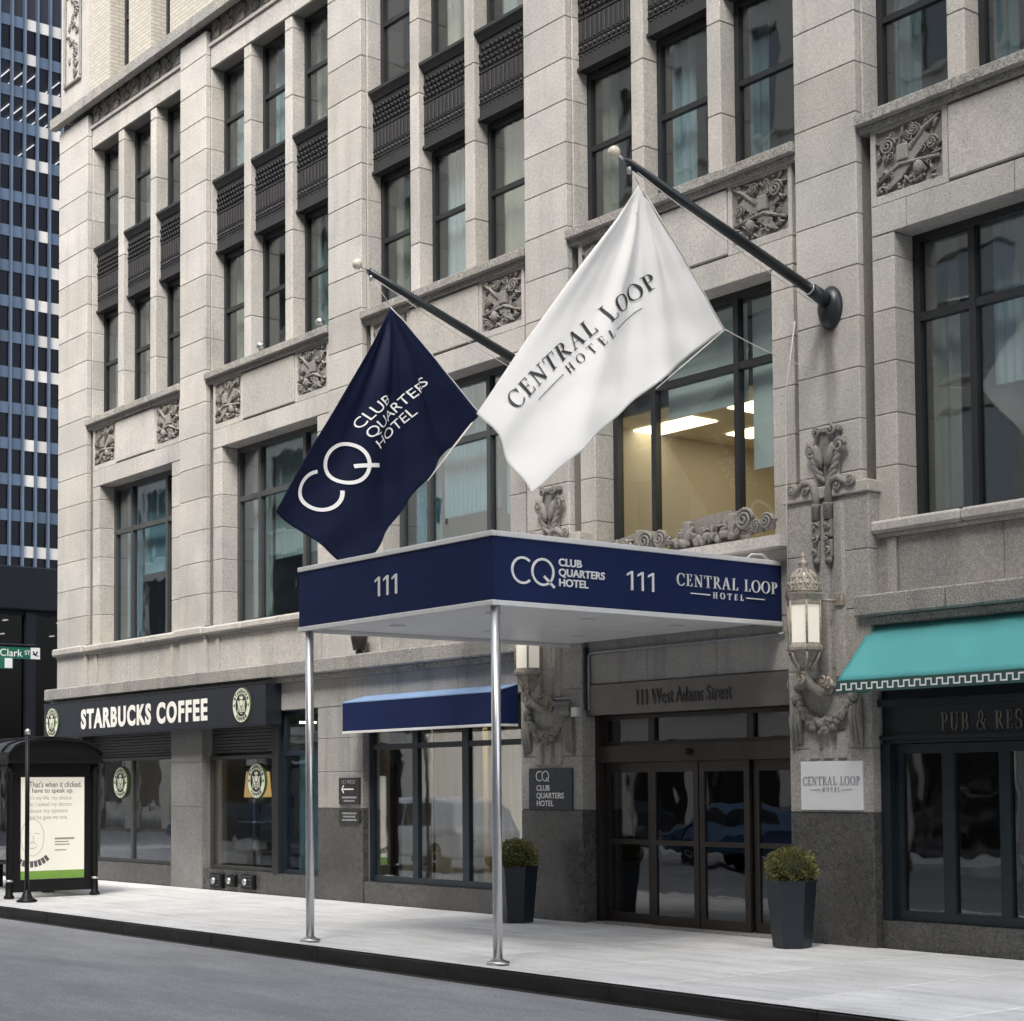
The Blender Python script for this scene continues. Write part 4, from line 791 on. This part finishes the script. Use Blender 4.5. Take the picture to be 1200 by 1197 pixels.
# ================================================================== wall lanterns
def lantern(X, label):
    y = -.42; o = thing('wall_lantern', label, 'lantern', (X, y, 2.8), 'ornate wall lanterns beside the entrance'); n = 6; ph = .35
    r = .185
    g = obj('glass_panels', MB().lathe([(r*.95, 3.25), (r*.95, 3.68)], (X, y, 0), n, smooth=False, ph=ph), 'milk_glass', o)
    mb = MB()
    for j in range(n): a = 2*math.pi*j/n+ph; p = (X+r*math.cos(a), y+r*math.sin(a)); mb.tube([(*p, 3.22), (*p, 3.72)], .013, 6)
    obj('frame', mb, 'lamp_metal', o)
    obj('lower_rim', MB().lathe([(r*.9, 3.17), (r*1.1, 3.18), (r*1.12, 3.21), (r*1.02, 3.26), (r*.95, 3.26)], (X, y, 0), n, smooth=False, ph=ph), 'lamp_metal', o)
    obj('upper_rim', MB().lathe([(r*.95, 3.67), (r*1.05, 3.68), (r*1.02, 3.72), (r*1.2, 3.78), (r*1.2, 3.80), (r*.9, 3.81)], (X, y, 0), n, smooth=False, ph=ph), 'lamp_metal', o)
    # pierced dome: ribs and crossed bands
    mb = MB(); dome = lambda a, q: (X+r*.98*math.cos(q*1.45)*math.cos(a), y+r*.98*math.cos(q*1.45)*math.sin(a), 3.80+.27*math.sin(q*1.45))
    for j in range(12):
        a0 = 2*math.pi*j/12
        for s in (-1, 1): mb.tube([dome(a0+s*k*.10, k/8) for k in range(9)], .014, 5)
    for q in (.05, .45, .8): mb.tube([dome(2*math.pi*k/24, q) for k in range(24)], .015, 5, closed=True)
    for j in range(12): mb.ball(dome(2*math.pi*j/12, .25), .022, n=6, m=4)
    obj('pierced_dome', mb, 'lamp_metal', o); obj('dome_liner', MB().lathe([(r*.86, 3.80), (r*.72, 3.92), (r*.45, 4.02), (.0, 4.05)], (X, y, 0), 16), 'milk_glass', o)
    obj('finial', MB().lathe([(.06, 4.05), (.035, 4.08), (.055, 4.12), (.055, 4.14), (.018, 4.17), (.03, 4.20), (.0, 4.26)], (X, y, 0), 12), 'lamp_metal', o)
    mb = MB().lathe([(.05, 2.98), (.075, 3.0), (.09, 3.06), (.14, 3.14), (.165, 3.17)], (X, y, 0), n, smooth=False, ph=ph)
    for j in range(n): a = 2*math.pi*j/n+ph; mb.tube([(X+.17*math.cos(a), y+.17*math.sin(a), 3.16), (X+.14*math.cos(a), y+.14*math.sin(a), 3.07), (X+.09*math.cos(a), y+.09*math.sin(a), 3.02), (X+.075*math.cos(a), y+.075*math.sin(a), 2.95)], .017, 5)
    obj('lower_cone', mb, 'lamp_metal', o)
    mb = MB(); arm = [(X, y, 2.97), (X, y+.0, 2.90), (X+.03, y+.07, 2.80), (X+.06, y+.17, 2.74), (X+.06, -.16, 2.76), (X+.06, -.10, 2.80)]; mb.tube(arm, [.035, .04, .045, .05, .06, .06], 8)
    for (cx, cy, cz_, s) in ((X-.03, y-.02, 2.88, 1), (X+.10, -.24, 2.86, -1)):
        t2 = MB(); spiral(t2, 0, 0, .075, 1.7, .024, 0, s, .5); mb.add([(cx+p[0], cy+p[1], cz_+p[2]) for p in t2.v], t2.f, True)
    for k in range(7): mb.ball((X+.06+random.uniform(-.05, .05), -.2+random.uniform(-.05, .05), 2.80+random.uniform(-.06, .06)), .03, n=7, m=4)
    obj('bracket', mb, 'lamp_metal', o)
    obj('stay', MB().tube([(X+.15, y+.12, 3.72), (X+.24, -.12, 3.72)], .013, 6), 'lamp_metal', o); part('stay_plate', 'lamp_metal', o, (X+.19, X+.31, -.165, -.10, 3.66, 3.80), b=.008)
    obj('backplate', MB().lathe([(.11, .0), (.10, .04), (.04, .06)], (0, 0, 0), 12, axis=1).xf(lambda p: Vector((X+.06+p.x*.9, -.10-p.y, 2.80+p.z))), 'lamp_metal', o)
lantern(5.645, 'ornate gilt lantern with white glass on the right entrance pier'); lantern(.90, 'ornate gilt lantern partly hidden behind the canopy on the left entrance pier')

# ================================================================== small signs on the piers
o = thing('wall_plaque', 'navy wall plaque with white monogram and lettering on left entrance pier', 'sign', (.97, -.12, 1.43)); part('plate', 'sign_navy', o, (.535, 1.41, -.125, -.102, 1.43, 1.965), b=.003)
plane_letters('lettering', cq().fit(0, .27, 0, .145), 'white_letter', o, (.69, -.126, 1.79), FX, FZ, .006); plane_letters('lettering', clubtext(.01).fit(0, .55, 0, .275), 'white_letter', o, (.70, -.126, 1.475), FX, FZ, .006)
o = thing('wall_plaque', 'white wall plaque with grey serif lettering on right entrance pier', 'sign', (5.73, -.12, 1.45)); part('plate', 'sign_white', o, (5.295, 6.165, -.125, -.102, 1.455, 1.985), b=.003)
plane_letters('lettering', loop_lockup(.04).fit(0, .80, 0, .165), 'grey_letter', o, (5.33, -.126, 1.655), FX, FZ, .006)
o = thing('wall_plaque', 'dark plaque with white arrow on the narrow stone pier', 'sign', (-3.93, -.02, 1.48)); part('plate', 'plaque', o, (-4.215, -3.645, -.03, -.004, 1.478, 1.885), b=.003)
ar = Sh().bar(.06, .5, .62, .5, .035).bar(.06, .5, .16, .60, .035).bar(.06, .5, .16, .40, .035); plane_letters('arrow', ar, 'white_letter', o, (-4.16, -.031, 1.42), (.58, 0, 0), (0, 0, .58), .005)
plane_letters('lettering', text('111 WEST').fit(0, .38, 0, .06), 'grey_letter', o, (-4.12, -.031, 1.79), FX, FZ, .004); plane_letters('lettering', Sh().rect(0, .4, .0, .03).rect(.05, .35, -.05, -.025), 'grey_letter', o, (-4.12, -.031, 1.57), FX, FZ, .004)
o = thing('wall_plaque', 'small dark plaque below the arrow sign', 'sign', (-3.93, -.02, 1.19)); part('plate', 'plaque', o, (-4.215, -3.645, -.03, -.006, 1.185, 1.40), b=.003); plane_letters('lettering', Sh().rect(0, .4, .0, .025).rect(.03, .37, .05, .075).rect(0, .4, .1, .125), 'grey_letter', o, (-4.12, -.031, 1.23), FX, FZ, .004)
o = thing('ledge_lamp', 'small brown floodlight standing on the ledge behind the canopy', 'lamp', (-3.5, -.1, 3.75)); obj('housing', MB().lathe([(.09, 3.80), (.125, 3.98), (.13, 4.02), (.10, 4.03)], (-3.5, -.12, 0), 12), 'bronze', o); obj('stem', MB().tube([(-3.5, -.12, 4.03), (-3.5, -.12, 4.1), (-3.5, .06, 4.12)], .018, 8), 'iron_black', o); obj('foot', MB().lathe([(.06, 3.746), (.06, 3.77), (.03, 3.80)], (-3.5, -.12, 0), 10), 'bronze', o)
for (X, lab) in ((-6.6, 'small dome camera on the sill under the second bay'), (-4.75, 'small dome camera on sill beside the third pier')):
    o = thing('ledge_camera', lab, 'camera', (X, -.0, 9.0), 'small dome cameras on the sill'); obj('dome', MB().ball((X, -.01, 9.09), .07, n=12, m=8), 'steel', o); obj('bracket', MB().tube([(X, -.0, 9.0), (X, -.0, 9.06)], .03, 8), 'pipe', o)

# ================================================================== planters with clipped shrubs
def planter(X, Y, label):
    o = thing('planter', label, 'planter', (X, Y, .012), 'planters by the entrance'); ph = math.pi/6+.25
    obj('pot', MB().lathe([(.205, .013), (.268, .70), (.277, .705), (.277, .72), (.25, .72), (.245, .66), (0, .66)], (X, Y, 0), 6, smooth=False, ph=ph), 'pot', o); obj('soil', MB().lathe([(.24, .665), (.15, .675), (0, .68)], (X, Y, 0), 12), 'soil', o)
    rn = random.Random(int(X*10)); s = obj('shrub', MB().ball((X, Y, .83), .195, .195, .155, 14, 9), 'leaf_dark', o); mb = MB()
    for k in range(2600):
        a = rn.uniform(0, 6.283); q = rn.uniform(-.75, 1); rr = math.sqrt(max(0, 1-q*q)); sc = rn.uniform(.80, 1.12)*(1+.07*math.sin(a*5+q*4)+.05*math.sin(a*9+q*7)); d = Vector((rr*math.cos(a), rr*math.sin(a), q))
        c = Vector((X, Y, .845))+Vector((d.x*.245*sc, d.y*.245*sc, d.z*.19*sc)); up = (d+Vector((rn.uniform(-.7, .7), rn.uniform(-.7, .7), rn.uniform(-.3, .8)))).normalized(); si = up.cross(Vector((rn.uniform(-1, 1), rn.uniform(-1, 1), .3))).normalized(); l = rn.uniform(.020, .036); w = l*.42
        mb.add([c, c+up*l*.5+si*w, c+up*l, c+up*l*.5-si*w], [(0, 1, 2, 3)])
    obj('leaves', mb, 'leaf', s)['kind'] = 'stuff'
planter(5.62, -.66, 'dark faceted planter with clipped shrub right of the doors'); planter(.94, -.66, 'dark faceted planter with clipped shrub left of the doors behind the post')

# ================================================================== bus shelter with lit poster, black post, street signs
BS = thing('bus_shelter', 'black bus shelter with curved roof and lit advertising panel', 'bus shelter', (-9.4, -2.85, .012)); X1 = -8.4; X0 = -12.6
def arch(y): q = (y+2.85)/.80; return 2.34+.24*math.sqrt(max(0, 1-q*q))
prof = [(-3.65+.1*i) for i in range(17)]
mb = MB(); mb.prism([(X0-.1, y, arch(y)) for y in prof]+[(X0-.1, y, arch(y)-.05) for y in reversed(prof)], (X1-X0+.3, 0, 0)); obj('roof', mb, 'iron_black', BS)
mb = MB(); mb.prism([(X1+.10, y, arch(y)-.052) for y in prof]+[(X1+.10, -2.06, 2.22), (X1+.10, -3.64, 2.22)], (.05, 0, 0)); mb.box(X1+.06, X1+.19, -3.66, -2.04, 2.16, 2.22); obj('gable', mb, 'iron_black', BS)
for i in range(7): obj('roof_rib', MB().tube([(X0+i*.68, y, arch(y)+.012) for y in prof], .018, 6), 'iron_black', BS)
for (px, py) in ((X1+.05, -3.58), (X1+.05, -2.12), (X0, -3.58), (X0, -2.12)):
    p = obj('post', MB().lathe([(.085, .013), (.085, .04), (.06, .07), (.056, .26), (.052, .30), (.05, 1.95), (.075, 2.0), (.075, 2.06), (.052, 2.10), (.052, 2.20)], (px, py, 0), 14), 'iron_black', BS); obj('collar', MB().lathe([(.056, .27), (.066, .28), (.066, .30), (.055, .31)], (px, py, 0), 14), 'steel', p)
lb = part('light_box', 'iron_black', BS, (X1-.06, X1+.03, -3.54, -2.16, .10, .30), (X1-.06, X1+.03, -3.54, -2.16, 1.94, 2.2), (X1-.06, X1+.03, -3.54, -3.38, .30, 1.94), (X1-.06, X1+.03, -2.29, -2.16, .30, 1.94), b=.008)
t = NT('poster_lit'); t.pbr(Base_Color=(.60, .58, .51), Roughness=.5, Emission_Color=(1, .95, .82), Emission_Strength=.17); M['poster_lit'] = t.m
po = part('poster', 'poster_lit', BS, (X1-.05, X1+.012, -3.38, -2.29, .30, 1.94))
PY, PZ = (0, 1, 0), (0, 0, 1)
def ink(sh, mat, y, z, w, h): return plane_letters('print', sh.fit(0, w, 0, h), mat, po, (X1+.0125, y, z), PY, PZ, .0015)
ink(text('That\'s when it clicked.', bold=.01), 'poster_ink', -3.24, 1.775, .90, .10); ink(text('I have to speak up.', bold=.01), 'poster_ink', -3.24, 1.665, .76, .10)
for i, (s, w) in enumerate((('It\'s my life, my choice.', .74), ('So I asked my doctor', .74), ('about my options', .66), ('and he gave me one.', .66))): ink(text(s), 'poster_grey', -3.24, 1.555-i*.105, w, .09)
fc = Sh().ring(0, 0, .20, .30, .192, .292).ring(-.07, .05, .05, .02, .042, .012, 0, 180, 10).ring(.08, .05, .05, .02, .042, .012, 0, 180, 10).bar(.01, .03, .02, -.06, .008).bar(-.03, -.07, .04, -.07, .008).ring(0, -.15, .07, .03, .06, .02, 180, 360, 10).ring(0, -.17, .10, .09, .093, .083, 20, 160, 14)
plane_letters('print', fc, 'poster_grey', po, (X1+.0125, -3.18, .97), PY, PZ, .0015)
bd = Sh()
for k in range(12): a = rad(205+k*9.5); bd.bar(.36*math.cos(a), .36*math.sin(a), .46*math.cos(a), .46*math.sin(a), .055)
plane_letters('print', bd, 'poster_ink', po, (X1+.0125, -3.20, .95), PY, PZ, .0015)
for i, w in enumerate((.34, .24, .26, .0, .20)): 
    if w: ink(Sh().rect(0, 1, 0, 1), 'poster_grey', -2.80, .93-i*.045, w, .018 if i else .03)
ink(Sh().rect(0, 1, 0, 1), 'poster_green', -3.378, .302, 1.086, .13)
for (a, b) in ((X0, X0+1.38), (X0+1.42, X0+2.76), (X0+2.80, X1)): part('glass_panel', 'glass_dark', BS, (a+.03, b-.03, -2.13, -2.118, .25, 2.1))
part('rail', 'iron_black', BS, (X0, X1, -2.15, -2.10, .18, .25), (X0, X1, -2.15, -2.10, 2.10, 2.17), (X0, X1, -3.62, -3.56, 2.14, 2.22)); part('bench', 'iron_black', BS, (X0+.6, X1-.9, -2.6, -2.2, .44, .48), (X0+.8, X0+.86, -2.5, -2.3, .012, .44), (X1-1.2, X1-1.14, -2.5, -2.3, .012, .44))
bp = thing('kerb_post', 'thin black post with ball foot standing in front of the bus shelter', 'post', (-7.46, -3.66, .012)); obj('shaft', MB().tube([(-7.46, -3.66, .05), (-7.46, -3.66, 2.63)], .035, 10), 'iron_black', bp); obj('foot', MB().lathe([(.16, .013), (.16, .03), (.09, .07), (.06, .16), (.035, .2)], (-7.46, -3.66, 0), 14), 'iron_black', bp); obj('cap', MB().lathe([(.045, 2.60), (.045, 2.66), (.0, 2.70)], (-7.46, -3.66, 0), 10), 'steel', bp)
SS = thing('street_sign', 'green street name sign reading Clark at the corner beyond the shelter', 'street sign', (-16, -.4, 4.4)); part('plate', 'street_green', SS, (-16.02, -16.0, -1.35, .205, 4.445, 4.69), b=.003); plane_letters('lettering', text('Clark').fit(0, .48, 0, .15), 'white_letter', SS, (-15.999, -.66, 4.49), PY, PZ, .004); plane_letters('lettering', text('ST').fit(0, .12, 0, .09), 'white_letter', SS, (-15.999, -.13, 4.53), PY, PZ, .004)
plane_letters('emblem', Sh().rect(0, .2, 0, .235), 'sign_white', SS, (-15.999, .0, 4.45), PY, PZ, .004); plane_letters('emblem', Sh().bar(.05, .16, .10, .08, .03).bar(.10, .08, .15, .16, .03).bar(.04, .10, .16, .06, .02), 'navy', SS, (-15.995, .0, 4.45), PY, PZ, .003)
obj('mast_arm', MB().tube([(-16.01, -4.0, 4.72), (-16.01, .1, 4.72)], .03, 8), 'iron_black', SS); obj('mast', MB().tube([(-16.01, -4.0, .012), (-16.01, -4.0, 4.8)], .08, 12), 'iron_black', SS)
S2 = thing('street_sign', 'second teal street sign plate cut by the left picture edge', 'street sign', (-15.7, -1, 4.2)); part('plate', 'street_green', S2, (-15.72, -15.70, -1.55, -.50, 4.21, 4.44), b=.003); plane_letters('emblem', Sh().rect(0, .16, 0, .20), 'sign_white', S2, (-15.699, -.68, 4.225), PY, PZ, .004); obj('hanger', MB().tube([(-15.71, -1.2, 4.44), (-15.9, -1.2, 4.6), (-16.01, -1.2, 4.72)], .012, 6), 'iron_black', S2)

# ================================================================== far buildings on the left
DB = thing('lobby_building', 'low dark building with lit glass lobby beyond the corner', 'building', (-38, 12, 0)); part('fascia', 'dark_clad', DB, (-60, -38, 0, 30, 7.85, 9.35), b=.05); part('core', 'dark_clad', DB, (-60, -46, .2, 29.8, -.1, 7.84)); part('lobby_floor', 'dark_clad', DB, (-46, -38.1, .2, 29.8, -.15, .02)); ce = part('lobby_ceiling', 'dark_clad', DB, (-46, -38.2, .2, 29.8, 7.70, 7.84))
for i in range(12): part('column', 'dark_clad', DB, (-38.5, -38.1, 2+i*2.4, 2.35+i*2.4, 0, 7.8)); block('pane', 'lobby_glass', DB, -38.32, -38.28, 2.36+i*2.4, 4.39+i*2.4, .1, 7.7, b=0, gap=0)
for i in range(14):
    for j in range(3): part('ceiling_light', 'lobby_spot', DB, (-45.4+j*2.6, -45.1+j*2.6, 1.2+i*2, 1.3+i*2, 7.66, 7.69))
for k, (yy, zz) in enumerate(((8.9, 5.2), (9.7, 4.9), (10.0, 5.6), (9.2, 6.1), (8.6, 4.1), (9.6, 3.9), (10.3, 4.4))): part('pendant_light', 'lobby_spot', DB, (-43.6-k*.2, -43.3-k*.2, yy, yy+.25, zz, zz+.04))
TW = thing('office_tower', 'tall blue glass office tower with reflections painted pale on some spandrels behind the corner', 'building', (-155, 58, 0)); tx = -155; ty0 = 56.432-7*1.418; NC, NR = 17, 17; zt = 83.82-16*3.77
part('core', 'tower_core', TW, (tx-40, tx-9, ty0, ty0+40, -1, 95)); part('upper_floors', 'tower_core', TW, (tx-9, tx-.5, ty0, ty0+40, 83.9, 95)); part('base', 'dark_clad', TW, (tx-9, tx-.2, ty0, ty0+40, -1, zt-.1)); part('side', 'tower_core', TW, (tx-9, tx-.4, ty0+NC*1.418+.1, ty0+40, zt, 83.9))
rn = random.Random(21)
for i in range(NC+1): part('mullion', 'tower_mullion', TW, (tx-.3, tx+.35, ty0+i*1.418-.10, ty0+i*1.418+.10, zt-1.2, 90))
for j in range(NR):
    z = zt+j*3.77; part('floor_slab', 'tower_core', TW, (tx-9, tx-.4, ty0, ty0+NC*1.418, z-1.1, z-.1))
    for i in range(NC):
        y0 = ty0+i*1.418+.12; pale = (i >= 8 and rn.random() < .62)  # pale picks panels with a reflection painted in as their colour
        block('spandrel_panel', 'tower_panel_reflection' if pale else 'tower_panel', TW, tx-.25, tx, 0, 1, 0, 1, b=0, gap=0) if False else link('spandrel_panel', BC.setdefault(('tsp', pale), MB().box(-.1, .1, 0, 1.178, -1.19, 0).mesh('spandrel_panel')), 'tower_panel_reflection' if pale else 'tower_panel', TW, (tx-.1, y0, z))
        if j < NR-1: link('window_pane', BC.setdefault('twp', MB().box(-.03, .03, 0, 1.178, 0, 2.58).mesh('window_pane')), 'tower_glass', TW, (tx-.15, y0, z))
for j in (12, 13, 14): 
    for i in range(5, NC): 
        if rn.random() < (.85 if j > 12 else .4): part('ceiling_light', 'light_tube', TW, (tx-5.5-rn.random()*2, tx-1.0-rn.random()*1.5, ty0+i*1.418+.6, ty0+i*1.418+.72, zt+j*3.77+2.50, zt+j*3.77+2.56))

# ================================================================== across the street (seen in the window reflections, except one block added for shade)
def far_block(label, x0, x1, y, h, sgn, mat='stone_far', pitch=3.6, fl=3.9):
    o = thing('street_building', label, 'building', ((x0+x1)/2, y, 0), 'pale buildings across the street'); part('wall', mat, o, (x0, x1, y-12, y-.35, -.2, h)); n = int((x1-x0)/pitch)
    for i in range(n+1): part('pier', mat, o, (x0+i*pitch-.5, x0+i*pitch+.5, y-.35, y, 0, h-.4))
    for j in range(1, int(h/fl)+1): part('band', mat, o, (x0-.5, x1+.5, y-.35, y-.02, j*fl-.9, j*fl), (x0-.5, x1+.5, y-.2, y+.12, j*fl-.15, j*fl-.02))
    me = MB().box(-(pitch-1)/2+.002, (pitch-1)/2-.002, 0, .06, 0, fl-.92).mesh('window_pane'); me.materials.append(M['glass_dark'])
    for i in range(n):
        for j in range(int(h/fl)): link('window_pane', me, None, o, (x0+(i+.5)*pitch, y-.25, j*fl+.01))
    return o
far_block('pale masonry building opposite, seen only mirrored in the upper windows', -20, 23.2, -19.2, 27.5, 1)
far_block('unseen tall block added further right across the street to shade the facade', 27, 55.8, -19.2, 58, 1, 'sill_stone')  # added block out of view, casts shade on the facade's right end
far_block('pale masonry building beyond the crossing, seen only mirrored in the coffee shop windows', -66, -30, -19.2, 31, 1)
def car(label, X, Y, paint, van=0.):
    o = thing('parked_car', label, 'car', (X, Y, -.16)); h = 1.45+van*.28; prof = [(-2.3, .35), (-2.32, .62), (-2.2, .82), (-1.35, .95), (-.75, h-.05), (-.3, h), (.85, h), (1.45+van*.5, h-.12), (1.95+van*.25, 1.0), (2.28, .9), (2.33, .55), (2.28, .33)]
    def sect(w, inset): return [(X+px, Y+w*(1 if pz < 1.0 else 1-inset*(pz-1.0)), pz-.16) for px, pz in prof]
    A, B = sect(-.88, .35), sect(.88, .35); n = len(A); mb = MB(); mb.add(A+B, [(i, (i+1) % n, n+(i+1) % n, n+i) for i in range(n)]+[tuple(range(n)), tuple(range(2*n-1, n-1, -1))]); b = obj('body', mb, paint, o); bv = b.modifiers.new('bevel', 'BEVEL'); bv.width = .07; bv.segments = 3
    for s in (-1, 1):
        for (x0, x1) in ((-.95, .05), (.12, 1.05)):
            yy = lambda z: Y+s*(.885*(1-.35*(z-1.0)*1.0)); obj('side_window', MB().prism([(X+x0+(.28 if x0 < 0 else 0), yy(h-.14), h-.30), (X+x1, yy(h-.14), h-.30), (X+x1+(.22 if x0 > 0 else 0), yy(1.02), .86), (X+x0, yy(1.02), .86)], (0, s*.012, 0)), 'tyre', o)
        for wx in (-1.42, 1.42):
            w = obj('wheel', MB().lathe([(.20, -.11), (.31, -.11), (.335, -.06), (.335, .06), (.31, .11), (.20, .11)], (X+wx, Y+s*.80, .175), 24, axis=1), 'tyre', o); obj('rim', MB().lathe([(.21, -.10), (.08, -.115), (.08, .115), (.21, .10)], (X+wx, Y+s*.80, .175), 16, axis=1), 'rim', w)
        for xe in (-2.27, 2.25): part('headlight' if xe < 0 else 'tail_light', 'milk_glass' if xe < 0 else 'poster_ink', o, (X+xe-.06, X+xe+.06, Y+s*.62-.16, Y+s*.62+.16, .44, .58), b=.02)
    return o
car('blue saloon car across the street, seen mirrored in the entrance doors', -8.6, -13.6, 'car_blue'); car('white van like car on the roadway, seen mirrored in the curtained window', -14.2, -8.6, 'car_white', .8); car('blue car across the crossing, seen mirrored in the coffee shop window', -29, -11.5, 'car_blue')
